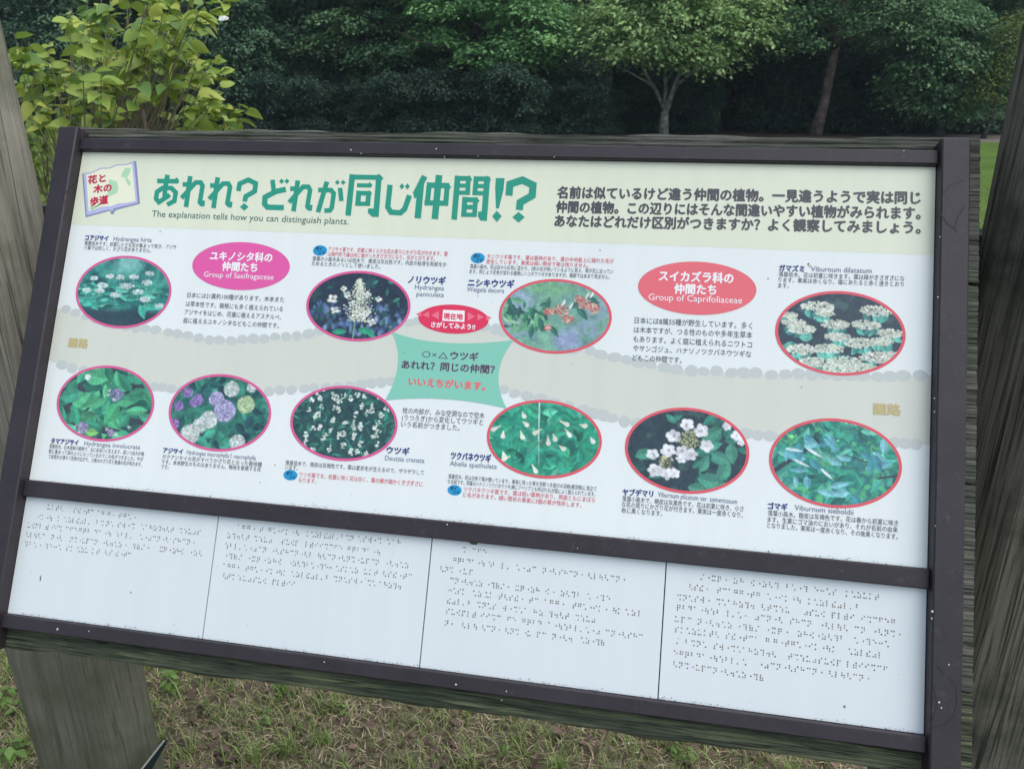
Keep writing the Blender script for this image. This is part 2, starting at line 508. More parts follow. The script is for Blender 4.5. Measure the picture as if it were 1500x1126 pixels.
upper = [(70, 449), (85, 453), (97, 453), (111, 458), (126, 463), (141, 467), (156, 471), (171, 475), (185, 479), (199, 481), (213, 481), (228, 483),
         (247, 487), (260, 489), (275, 491), (291, 495), (307, 498), (321, 498), (339, 499), (355, 497), (371, 496), (387, 496), (403, 493),
         (419, 493), (435, 492), (452, 489), (468, 484), (486, 481), (505, 480), (523, 479), (542, 478), (562, 477), (582, 475), (600, 473),
         (612, 470), (630, 469), (650, 469), (670, 471), (690, 474), (710, 479), (726, 482), (738, 487), (755, 493), (775, 500), (797, 505),
         (818, 509), (840, 512), (865, 514), (880, 519), (900, 523), (918, 527), (935, 531), (953, 533), (974, 538), (991, 541), (1013, 543),
         (1031, 544), (1050, 543), (1072, 546), (1090, 546), (1107, 546), (1130, 549), (1151, 548), (1170, 547), (1190, 548), (1210, 549),
         (1228, 550), (1246, 550), (1264, 550), (1286, 552), (1304, 551), (1323, 550), (1348, 550), (1368, 549)]
lower = [(58, 525), (73, 528), (91, 534), (106, 539), (122, 542), (140, 547), (158, 552), (176, 556), (194, 560), (211, 564), (226, 566), (238, 567),
         (251, 569), (268, 571), (288, 573), (308, 574), (330, 575), (352, 575), (374, 574), (394, 573), (410, 571), (427, 571), (446, 569),
         (460, 568), (478, 567), (496, 566), (513, 565), (530, 563), (544, 561), (558, 560), (573, 558), (590, 556), (612, 556), (634, 557),
         (656, 558), (678, 560), (700, 563), (720, 566), (738, 570), (754, 576), (773, 580), (792, 584), (812, 589), (834, 595), (855, 600), (871, 605),
         (884, 608), (897, 612), (915, 617), (934, 620), (954, 623), (975, 626), (997, 628), (1020, 630), (1044, 632), (1068, 633), (1093, 635),
         (1110, 637), (1128, 638), (1150, 640), (1174, 642), (1198, 644), (1222, 645), (1246, 646), (1268, 647), (1290, 648), (1310, 648),
         (1326, 649), (1341, 650), (1356, 651), (1368, 652)]
up = [P(*q) for q in upper]; lo = [P(*q) for q in lower]
def clampu(p):
    return (min(max(p[0], 0.0008), W - 0.0008), p[1])
mb = MB()
n = 60
us = np.linspace(0.0008, W - 0.0008, n + 1)
uy = np.interp(us, [p[0] for p in up], [p[1] for p in up]); ly = np.interp(us, [p[0] for p in lo], [p[1] for p in lo])
for i in range(n):
    mb.add([S(us[i], uy[i], 1.2e-4), S(us[i], ly[i], 1.2e-4), S(us[i + 1], ly[i + 1], 1.2e-4), S(us[i + 1], uy[i + 1], 1.2e-4)], [(0, 1, 2, 3)])
obj('path_band', mb.v, mb.f, M_band, panel)
stones = []
for chain in (up, lo):
    for k, p in enumerate(chain):
        if not (0.004 < p[0] < W - 0.006):
            continue
        a = 0.0079 * random.uniform(0.86, 1.12); b = 0.0062 * random.uniform(0.85, 1.1)
        ph = random.random() * 6; sk = random.uniform(-0.3, 0.3)
        stones.append([(p[0] + a * math.cos(t) * (1 + 0.06 * math.sin(3 * t + ph)) + sk * b * math.sin(t) * 0.3, p[1] + b * math.sin(t) * (1 + 0.07 * math.cos(2 * t + ph)))
                       for t in np.linspace(0, 2 * math.pi, 20)[:-1]])
flat('stone_border', stones, INK['stone'], 1.6e-4, step=1.0e-6, kind='stuff')

# teal star in the middle
def bez(a, m, b, n=14):
    a, m, b = map(np.array, (a, m, b)); c = 2 * m - 0.5 * (a + b)
    return [tuple((1 - t) ** 2 * a + 2 * t * (1 - t) * c + t * t * b) for t in np.linspace(0, 1, n)[:-1]]
TLs, TRs, BRs, BLs = (573.6, 486), (753, 498), (742.6, 598.5), (564.5, 586)
star_px = bez(TLs, (652, 502), TRs) + bez(TRs, (730.5, 547), BRs) + bez(BRs, (656, 584.5), BLs) + bez(BLs, (583, 533), TLs)
flat('teal_star', [[tuple(P(*q)) for q in star_px]], INK['teal'], 4.1e-4)
flat('pink_oval', [px_ellipse(281, 424, 354.5, 424.7)], INK['pink'], 3.4e-4)
flat('coral_oval', [px_ellipse(933.5, 1107, 383, 461)], INK['coral'], 3.4e-4)
flat('crimson_oval', [px_ellipse(612.5, 715.5, 446, 488.8)], INK['crimson'], 3.6e-4)
def Z(ox, oy, s, pts):
    return [tuple(P(ox + x / s, oy + y / s)) for (x, y) in pts]
for (x0, x1, yc, hh) in ((330, 380, 200, 28), (390, 455, 205, 32), (475, 550, 210, 42)):
    flat('arrow', [Z(560, 430, 6.625, [(x0, yc), (x1, yc + hh), (x1, yc - hh)])], INK['arrow'], 3.9e-4)
for (x0, x1, yc, hh) in ((830, 900, 222, 42), (925, 990, 228, 32), (1008, 1060, 235, 28)):
    flat('arrow', [Z(560, 430, 6.625, [(x0, yc - hh), (x0, yc + hh), (x1, yc)])], INK['arrow'], 3.9e-4)
flat('here_box', [Z(560, 430, 6.625, [(590, 158), (800, 166), (797, 276), (583, 264)])], INK['white'], 3.9e-4)
badges = [px_ellipse(x - 10.3, x + 10.3, y - 7.6, y + 7.6, 28) for (x, y) in ((469, 367), (700, 378), (425.7, 695.6), (666, 717.6))]
for b_ in badges:
    flat('point_badge', [b_], INK['badge'], 3.4e-4)

# the little open book
book = lambda pts: Z(110, 225, 11.26, pts)
flat('book_cover', [book([(118, 335), (160, 322), (230, 318), (300, 300), (420, 240), (570, 235), (680, 182), (850, 175), (985, 122), (1012, 140), (1072, 830),
                          (690, 930), (650, 960), (640, 1000), (598, 1005), (575, 945), (175, 1055)])], INK['bluegrey'], 2.0e-4)
flat('book_edge', [book([(140, 330), (235, 325), (300, 305), (425, 248), (572, 243), (682, 190), (850, 182), (975, 135), (1035, 812), (650, 905), (610, 950),
                         (560, 925), (195, 1020)])], INK['periwinkle'], 2.3e-4)
flat('book_page', [book([(185, 345), (240, 338), (320, 312), (430, 258), (575, 253), (690, 202), (850, 194), (940, 168), (1000, 780), (860, 815), (720, 822),
                         (600, 868), (430, 880), (300, 935), (225, 950)])], INK['page'], 2.6e-4)
flat('book_leaf', [book([(560, 430), (690, 455), (715, 560), (700, 650), (560, 715), (420, 850), (300, 930), (250, 935), (245, 880), (430, 850), (560, 620)]),
                   book([(770, 330), (830, 240), (925, 240), (905, 330), (860, 390), (920, 480), (910, 535), (870, 520), (820, 400), (760, 390)])], INK['mint'], 2.9e-4)

# hand-lettered title, drawn as strokes
def stroke(pts, w):
    pts = [np.array(p, float) for p in pts]
    Lf, Rt = [], []
    for i, p in enumerate(pts):
        if i == 0: d = pts[1] - p; d /= np.linalg.norm(d); nrm = np.array([-d[1], d[0]]); k = 1
        elif i == len(pts) - 1: d = p - pts[-2]; d /= np.linalg.norm(d); nrm = np.array([-d[1], d[0]]); k = 1
        else:
            d1 = p - pts[i - 1]; d1 /= np.linalg.norm(d1); d2 = pts[i + 1] - p; d2 /= np.linalg.norm(d2)
            n1 = np.array([-d1[1], d1[0]]); n2 = np.array([-d2[1], d2[0]]); nrm = n1 + n2; nrm /= np.linalg.norm(nrm)
            k = min(1 / max(nrm @ n1, 0.3), 1.8)
        Lf.append(p + nrm * w / 2 * k); Rt.append(p - nrm * w / 2 * k)
    return [[tuple(Lf[i]), tuple(Lf[i + 1]), tuple(Rt[i + 1]), tuple(Rt[i])] for i in range(len(pts) - 1)]
def dia(x, y, rx, ry=None):
    ry = ry or rx
    return [[(x - rx, y), (x, y + ry), (x + rx, y), (x, y - ry)]]
def shift(ps, dx, dy):
    return [[(x + dx, y + dy) for (x, y) in p] for p in ps]
title = []
def T(ox, polys):
    for p in polys:
        title.append(Z(ox, 245, 7.5, p))
re_ = stroke([(517, 100), (470, 438)], 52) + stroke([(433, 190), (505, 190)], 50) + stroke([(421, 340), (575, 169), (632, 169), (652, 205), (622, 385), (640, 405), (668, 408)], 50) + \
      [[(650, 365), (680, 370), (672, 430), (640, 430)]]
T(210, stroke([(152, 152), (388, 156)], 50) + [[(345, 132), (370, 113), (397, 155), (375, 170)]] + stroke([(267, 85), (240, 240), (236, 330)], 52) +
      stroke([(292, 305), (172, 385), (140, 345), (152, 272), (215, 228), (310, 230), (358, 278), (342, 372), (262, 412)], 50))
T(210, re_); T(210, shift(re_, 302, 12))
T(210, stroke([(1045, 262), (1060, 182), (1155, 140), (1236, 180), (1225, 265), (1125, 322), (1115, 378)], 52) + dia(1110, 437, 47, 42))
T(370, stroke([(220, 140), (235, 270)], 50) + stroke([(367, 243), (255, 268), (138, 330), (133, 405), (165, 440), (345, 445)], 58) + dia(320, 155, 28) + dia(378, 155, 28))
T(370, shift(re_, -19, 47))
T(370, stroke([(722, 252), (862, 252), (893, 290), (872, 445), (850, 475), (790, 478)], 50) + stroke([(818, 160), (720, 495)], 52) + stroke([(962, 228), (977, 372)], 50) +
      dia(933, 168, 27) + dia(997, 168, 27))
T(490, stroke([(198, 80), (150, 532)], 62) + stroke([(172, 108), (510, 114)], 52) + [[(470, 95), (487, 72), (540, 122), (515, 150)]] + stroke([(490, 100), (455, 545)], 62) +
      [[(370, 455), (440, 455), (472, 546), (415, 546), (368, 500)]] + stroke([(248, 200), (405, 202)], 44) + [[(370, 185), (390, 165), (420, 200), (400, 222)]] +
      stroke([(270, 260), (255, 425)], 56) + stroke([(245, 285), (400, 288)], 50) + stroke([(376, 280), (366, 425)], 54) + stroke([(235, 402), (390, 403)], 46) +
      [[(365, 265), (385, 255), (415, 292), (395, 310)]])
T(490, stroke([(612, 195), (586, 438), (622, 495), (725, 502), (772, 460), (825, 310)], 58) + dia(742, 212, 27, 33) + dia(802, 212, 27, 33))
T(490, stroke([(992, 100), (890, 300)], 66) + [[(868, 298), (900, 260), (930, 300), (880, 350)]] + stroke([(950, 190), (915, 562)], 70) +
      stroke([(1045, 168), (1018, 415)], 56) + stroke([(1020, 198), (1262, 204)], 58) + stroke([(1240, 185), (1222, 425)], 56) + [[(1215, 180), (1235, 178), (1285, 220), (1262, 245)]] +
      stroke([(990, 392), (1250, 397)], 56) + stroke([(1150, 88), (1103, 570)], 72))
T(600, stroke([(530, 95), (490, 577)], 62) + stroke([(505, 123), (670, 125)], 52) + [[(640, 105), (658, 90), (690, 140), (668, 155)]] + stroke([(510, 203), (668, 203)], 44) +
      stroke([(500, 280), (664, 282)], 46) + stroke([(648, 105), (638, 303)], 52) + stroke([(735, 103), (716, 303)], 54) + stroke([(705, 128), (870, 130)], 52) +
      stroke([(705, 208), (862, 208)], 44) + stroke([(695, 285), (862, 288)], 46) + stroke([(855, 105), (818, 588)], 64) + [[(838, 105), (856, 95), (897, 145), (872, 165)]] +
      [[(755, 488), (800, 488), (820, 588), (780, 586), (752, 540)]] +
      stroke([(610, 328), (594, 545)], 56) + stroke([(728, 335), (712, 545)], 52) + stroke([(590, 356), (745, 360)], 52) + [[(715, 345), (730, 328), (772, 372), (745, 395)]] +
      stroke([(580, 438), (735, 440)], 48) + stroke([(570, 522), (730, 524)], 46))
T(600, [[(948, 122), (1045, 122), (1032, 250), (982, 452), (950, 452), (942, 230)]] + dia(960, 540, 52, 62) +
      stroke([(1092, 312), (1103, 188), (1240, 142), (1357, 198), (1348, 312), (1215, 388), (1207, 470)], 78) + dia(1198, 550, 68, 58))
flat('title_lettering', title, INK['title_green'], 3.0e-4, label='large green hand-lettered Japanese title', step=1.5e-6)

# ------------------------------------------------------------------ type
B, R_ = 'bold', 'reg'
TX = [  # block, text, x0, y0, x1, y1, height, weight, ink
 ('intro_text', '名前は似ているけど違う仲間の植物。一見違うようで実は同じ', 817, 282, 1348, 290, 18, B, 'charcoal'),
 ('intro_text', '仲間の植物。この辺りにはそんな間違いやすい植物がみられます。', 815, 303, 1348, 312.5, 18, B, 'charcoal'),
 ('intro_text', 'あなたはどれだけ区別がつきますか？よく観察してみましょう。', 813, 323.5, 1348, 333.5, 18, B, 'charcoal'),
 ('subtitle', 'The explanation tells how you can distinguish plants.', 222.7, 314, 511, 325.5, 13.5, R_, 'sub_green'),
 ('logo_text', '花と', 129.5, 264, 155, 260.5, 12, 'heavy', 'logored'),
 ('logo_text', '木の', 137.5, 277.6, 163.7, 274.5, 12, 'heavy', 'logored'),
 ('logo_text', '歩道', 132.6, 296, 158.4, 292, 12.5, 'heavy', 'logored'),
 ('plant_name', 'コアジサイ', 125.3, 348, 159, 349.3, 8.2, B, 'navy'),
 ('latin_name', 'Hydrangea hirta', 166.7, 350.5, 222.7, 352.3, 9.5, R_, 'latin'),
 ('caption', '落葉低木です。初夏に小さな花が集まって咲き、アジサ', 124, 356, 258.7, 362, 6.4, R_, 'body'),
 ('caption', 'イ属では珍しく、かざり花がありません。', 123.5, 362.7, 222, 367, 6.4, R_, 'body'),
 ('oval_text', 'ユキノシタ科の', 308.5, 374.5, 399, 377.5, 13.5, B, 'white'),
 ('oval_text', '仲間たち', 326, 390, 377, 392, 13.5, B, 'white'),
 ('oval_text', 'Group of Saxifragaceae', 299, 402.5, 401, 407, 11.5, R_, 'white'),
 ('caption', '日本には21属約100種があります。木本また', 274.7, 432, 416.5, 439, 8, R_, 'body'),
 ('caption', 'は草本性です。箱根にも多く植えられている', 272.8, 444.7, 414.7, 452.7, 8, R_, 'body'),
 ('caption', 'アジサイをはじめ、花壇に植えるアスチルベ、', 270.7, 456.7, 412.5, 464.7, 8, R_, 'body'),
 ('caption', '庭に植えるユキノシタなどもこの仲間です。', 268.8, 469, 409, 477, 8, R_, 'body'),
 ('red_caption', 'アジサイ属です。初夏に咲く小さな花の周りにかざり花が付きます。葉', 481, 364.5, 656, 372, 7, R_, 'redtext'),
 ('red_caption', 'は楕円形で縁は内に曲がったぎざぎざになり、先がとがります。', 480.6, 372, 637.5, 379, 7, R_, 'redtext'),
 ('caption', '落葉の小高木あるいは低木で、樹皮は灰白色です。内皮の粘液を和紙をか', 458, 378.6, 654.4, 387.6, 7, R_, 'body'),
 ('caption', 'ためるときのノリとして使いました。', 457, 385.8, 557.6, 390.6, 7, R_, 'body'),
 ('plant_name', 'ノリウツギ', 598.3, 409.2, 652.7, 411.6, 11.5, B, 'navy'),
 ('latin_name', 'Hydrangea', 608, 421, 650.7, 422.8, 10, R_, 'latin'),
 ('latin_name', 'paniculata', 610.4, 431, 650.5, 432.6, 10, R_, 'latin'),
 ('plant_name', 'ニシキウツギ', 686, 413.8, 753.3, 416.2, 11.5, B, 'navy'),
 ('latin_name', 'Weigela decora', 684.4, 424.2, 738.7, 426.5, 10, R_, 'latin'),
 ('red_caption', 'タニウツギ属です。葉は葉柄があり、葉の中央脈上に縮れた毛が', 713.4, 375.3, 899.4, 382.6, 7, R_, 'redtext'),
 ('red_caption', '密生しています。果実は細い筒状で萼は残りません。', 712.6, 383, 862.6, 389, 7, R_, 'redtext'),
 ('caption', '落葉小高木。花は白から紅色に変わり、2色の花が咲いているように見え、萼が花に沿ってい', 688.8, 390, 898.3, 398, 6.8, R_, 'body'),
 ('caption', 'ます。同じよう花色が変わる植物にハコネウツギがありますが、箱根ではあまり見ません。', 688, 397.5, 893.4, 405.7, 6.8, R_, 'body'),
 ('here_text', '現在地', 650, 463, 678, 464.2, 9, B, 'crimson'),
 ('oval_text', 'さがしてみよう!!', 631.7, 475.3, 695.8, 479.2, 8.2, B, 'white'),
 ('star_text', '○×△', 618.6, 518.3, 656.6, 521, 11.5, R_, 'plum'),
 ('star_text', 'ウツギ', 660.4, 520.5, 700.4, 523, 12.5, B, 'plum'),
 ('star_text', 'あれれ？同じの仲間？', 588.7, 533.5, 724.5, 541.4, 12.5, B, 'plum'),
 ('star_text', 'いいえちがいます。', 599, 558.3, 711, 565.8, 12.5, B, 'salmon'),
 ('caption', '枝の内部が、みな空洞なので空木', 590, 600.8, 710, 608.7, 9, R_, 'body'),
 ('caption', '(うつろぎ)から変化してウツギと', 589, 611, 708, 618.3, 9, R_, 'body'),
 ('caption', 'いう名前がつきました。', 588, 620.7, 673.6, 626.5, 9, R_, 'body'),
 ('plant_name', 'ウツギ', 566.8, 658.7, 599.7, 661.3, 11, B, 'navy'),
 ('latin_name', 'Deutzia crenata', 564.4, 671, 622, 675.2, 10.5, R_, 'latin'),
 ('caption', '落葉低木で、樹皮は灰褐色です。葉は星状毛が生えるので、ザラザラして', 418.5, 677.2, 621.3, 692, 7.3, R_, 'body'),
 ('caption', 'います。', 418, 684.2, 436.5, 685.3, 7.3, R_, 'body'),
 ('red_caption', 'ウツギ属です。初夏に咲く花は白く、葉の縁が細かくぎざぎざに', 438.9, 694.4, 619.6, 708.8, 7.5, R_, 'redtext'),
 ('red_caption', 'なります。', 437.7, 702.3, 463.6, 704.4, 7.5, R_, 'redtext'),
 ('plant_name', 'ツクバネウツギ', 660.9, 666.8, 719.2, 671.4, 11.5, B, 'navy'),
 ('latin_name', 'Abelia spathulata', 659.2, 678.8, 728, 683.8, 10.5, R_, 'latin'),
 ('caption', '落葉低木。花は白色で萼が開いています。果実に残った萼を羽根つき遊びの羽根(衝羽根)に見立て', 657, 697, 874, 715.8, 7, R_, 'body'),
 ('caption', 'た名前です。同属のハナゾノツクバネウツギ(単にアベリアとも呼ばれる)が庭によく植えられています。', 656.4, 704.7, 872.2, 723.7, 7, R_, 'body'),
 ('red_caption', 'ツクバネウツギ属です。葉は短い葉柄があり、両面ともにまばら', 679.5, 715.8, 871.8, 731.9, 7.6, R_, 'redtext'),
 ('red_caption', 'に毛があります。細い筒状の果実に5個の萼が残存します。', 678.6, 723.9, 851.8, 739.6, 7.6, R_, 'redtext'),
 ('plant_name', 'タマアジサイ', 75.2, 645.2, 115.2, 648.2, 8.5, B, 'navy'),
 ('latin_name', 'Hydrangea involucrata', 123.8, 649.6, 205.7, 655.5, 9.5, R_, 'latin'),
 ('caption', '落葉低木。日本固有の植物で、主に谷沿いに生えます。若いつぼみが複', 72.7, 653, 211.3, 664.6, 6.5, R_, 'body'),
 ('caption', '数に集まって球のようになっているのでこの名がつきました。やが', 71.9, 660.4, 210, 672.5, 6.5, R_, 'body'),
 ('caption', 'て総苞片が落ちて花序が広がり、少数のかざり花と普通の花が咲きます。', 71.4, 668, 208.2, 680, 6.5, R_, 'body'),
 ('plant_name', 'アジサイ', 239.4, 659, 268.3, 661.4, 8.5, B, 'navy'),
 ('latin_name', 'Hydrangea macrophylla f. macrophylla', 274, 662.6, 375, 671.3, 9.5, R_, 'latin'),
 ('caption', 'ガクアジサイの花がすべてかざり花となった栽培種', 238, 668.4, 383.8, 680, 7, R_, 'body'),
 ('caption', 'です。本来野生のものはありません。梅雨を象徴する花', 236.8, 676, 382.5, 687.2, 7, R_, 'body'),
 ('caption', 'です。', 236.6, 683.2, 247.5, 684, 7, R_, 'body'),
 ('oval_text', 'スイカズラ科の', 965.8, 404, 1074, 407.8, 15.5, B, 'white'),
 ('oval_text', '仲間たち', 987.8, 422.8, 1049, 424.6, 15, B, 'white'),
 ('oval_text', 'Group of Caprifoliaceae', 950, 435.8, 1087, 441, 13.5, R_, 'white'),
 ('caption', '日本には8属55種が野生しています。多く', 929.8, 469, 1102, 477.2, 9.7, R_, 'body'),
 ('caption', 'は木本ですが、つる性のものや多年生草本', 929, 482.7, 1102, 490.8, 9.7, R_, 'body'),
 ('caption', 'もあります。よく庭に植えられるニワトコ', 928, 496.2, 1101.6, 504.9, 9.7, R_, 'body'),
 ('caption', 'やサンゴジュ、ハナソノツクバネウツギな', 927.6, 509.6, 1100.6, 518.8, 9.7, R_, 'body'),
 ('caption', 'どもこの仲間です。', 926.6, 523.6, 998.7, 527.7, 9.7, R_, 'body'),
 ('plant_name', 'ガマズミ', 1141.4, 392.4, 1178, 394, 9.5, B, 'navy'),
 ('latin_name', 'Viburnum dilatatum', 1187.8, 394.5, 1276.8, 397.5, 11, R_, 'latin'),
 ('caption', '落葉低木。花は初夏に咲きます。葉は縁がぎざぎざにな', 1140.8, 401.6, 1324.8, 408, 7.7, R_, 'body'),
 ('caption', 'ります。果実は赤くなり、霜にあたると赤く透きとおり', 1140.4, 409.8, 1323.8, 416.4, 7.7, R_, 'body'),
 ('caption', 'ます。', 1140, 418, 1155.5, 418.6, 7.7, R_, 'body'),
 ('path_word', '園路', 101.3, 501.3, 129.3, 503.6, 13.5, B, 'khaki'),
 ('path_word', '園路', 1280, 598.5, 1319.3, 600.6, 16.5, B, 'khaki'),
 ('plant_name', 'ヤブデマリ', 912.3, 720.4, 956.7, 723, 10, B, 'navy'),
 ('latin_name', 'Viburnum plicatum var. tomentosum', 964, 724.3, 1080, 735, 11, R_, 'latin'),
 ('caption', '落葉小高木で、樹皮は灰黒色です。花は初夏に咲き、小さ', 911.7, 729.6, 1089.3, 745, 8.3, R_, 'body'),
 ('caption', 'な花の周りにかざり花が付きます。果実は一度赤くなり、', 911, 738, 1088.3, 754, 8.3, R_, 'body'),
 ('caption', '秋に黒くなります。', 910.7, 746.7, 970, 751.9, 8.3, R_, 'body'),
 ('plant_name', 'ゴマギ', 1125, 740.3, 1153.3, 742.4, 10, B, 'navy'),
 ('latin_name', 'Viburnum sieboldii', 1164, 743.6, 1250, 751, 11.5, R_, 'latin'),
 ('caption', '落葉小高木。樹皮は灰褐色です。花は春から初夏に咲き', 1125, 750.7, 1315.7, 766, 8.6, R_, 'body'),
 ('caption', 'ます。生葉にゴマ油のにおいがあり、それが名前の由来', 1124.3, 760, 1315, 775.7, 8.6, R_, 'body'),
 ('caption', 'となりました。果実は一度赤くなり、その後黒くなります。', 1124, 768.6, 1315, 785.7, 8.6, R_, 'body'),
]
for (bx_, by_) in ((469, 367), (700, 378), (425.7, 695.6), (666, 717.6)):
    TX.append(('badge_text', 'ポイ', bx_ - 6, by_ - 3.0, bx_ + 3, by_ - 2.4, 6, B, 'badgetext'))
    TX.append(('badge_text', 'ント', bx_ - 2, by_ + 2.6, bx_ + 7, by_ + 3.3, 6, B, 'badgetext'))

OFFS = {'reg': 0.0, 'bold': 0.038, 'heavy': 0.05}
tmp = []
for t in TX:
    cu = bpy.data.curves.new('type', 'FONT')
    cu.body = t[1]; cu.size = 1.0; cu.resolution_u = 2; cu.offset = 0.0
    cu.fill_mode = 'FRONT'
    o = bpy.data.objects.new('type', cu); COL.objects.link(o); tmp.append(o)
bpy.context.view_layer.update()
dg = bpy.context.evaluated_depsgraph_get()
blocks = []     # consecutive lines of one block and colour become one part
for t, o in zip(TX, tmp):
    me = bpy.data.meshes.new_from_object(o.evaluated_get(dg))
    nvt = len(me.vertices)
    co = np.empty(nvt * 3, np.float32); me.vertices.foreach_get('co', co); co = co.reshape(-1, 3)[:, :2].astype(float)
    nl = len(me.loops); li = np.empty(nl, np.int32); me.loops.foreach_get('vertex_index', li)
    fs = [tuple(p.vertices) for p in me.polygons]
    block, txt, x0, y0, x1, y1, h, wt, inkn = t
    latin = all(ord(c) < 256 for c in txt)
    A_, B_ = P(x0, y0), P(x1, y1)
    d = B_ - A_; Lm = np.linalg.norm(d); d /= Lm
    up_ = np.array([d[1], -d[0]])
    mx_, my_ = (x0 + x1) / 2, (y0 + y1) / 2
    em = abs(P(mx_, my_ + 1)[1] - P(mx_, my_)[1]) * h / (1.0 if latin else 0.93)
    yc = 0.26 if latin else 0.38
    lo_, hi_ = co[:, 0].min(), co[:, 0].max()
    a = (co[:, 0] - lo_) / (hi_ - lo_) * Lm
    b = (co[:, 1] - yc) * em
    pts = A_[None, :] + a[:, None] * d[None, :] + b[:, None] * up_[None, :]
    w3 = 5.0e-4
    # heavier weights: the same letters printed again a hair to each side
    e_ = OFFS[t[7]] * em
    sh_ = [(0, 0)] if t[7] == 'reg' else [(e_, 0), (-e_, 0), (0, e_), (0, -e_)]
    stack = [SIGN_O[None, :] + (pts[:, :1] + a_) * SU + (pts[:, 1:] + b_) * SVD + SN * (w3 + 6e-6 * q_) for q_, (a_, b_) in enumerate(sh_)]
    verts = np.vstack(stack); fs = [tuple(i + q_ * nvt for i in f) for q_ in range(len(sh_)) for f in fs]
    if blocks and blocks[-1][0] == block and blocks[-1][1] == inkn and block not in ('plant_name', 'path_word') and abs(blocks[-1][4] - x0) < 12:
        k = len(blocks[-1][2]); blocks[-1][2] = np.vstack([blocks[-1][2], verts]); blocks[-1][3] += [tuple(i + k for i in f) for f in fs]
        blocks[-1][4] = x0
    else:
        blocks.append([block, inkn, verts, fs, x0])
    bpy.data.meshes.remove(me)
for o in tmp:
    cu = o.data; bpy.data.objects.remove(o); bpy.data.curves.remove(cu)
for (block, inkn, verts, fs, _) in blocks:
    obj(block, verts, fs, INK[inkn], panel)

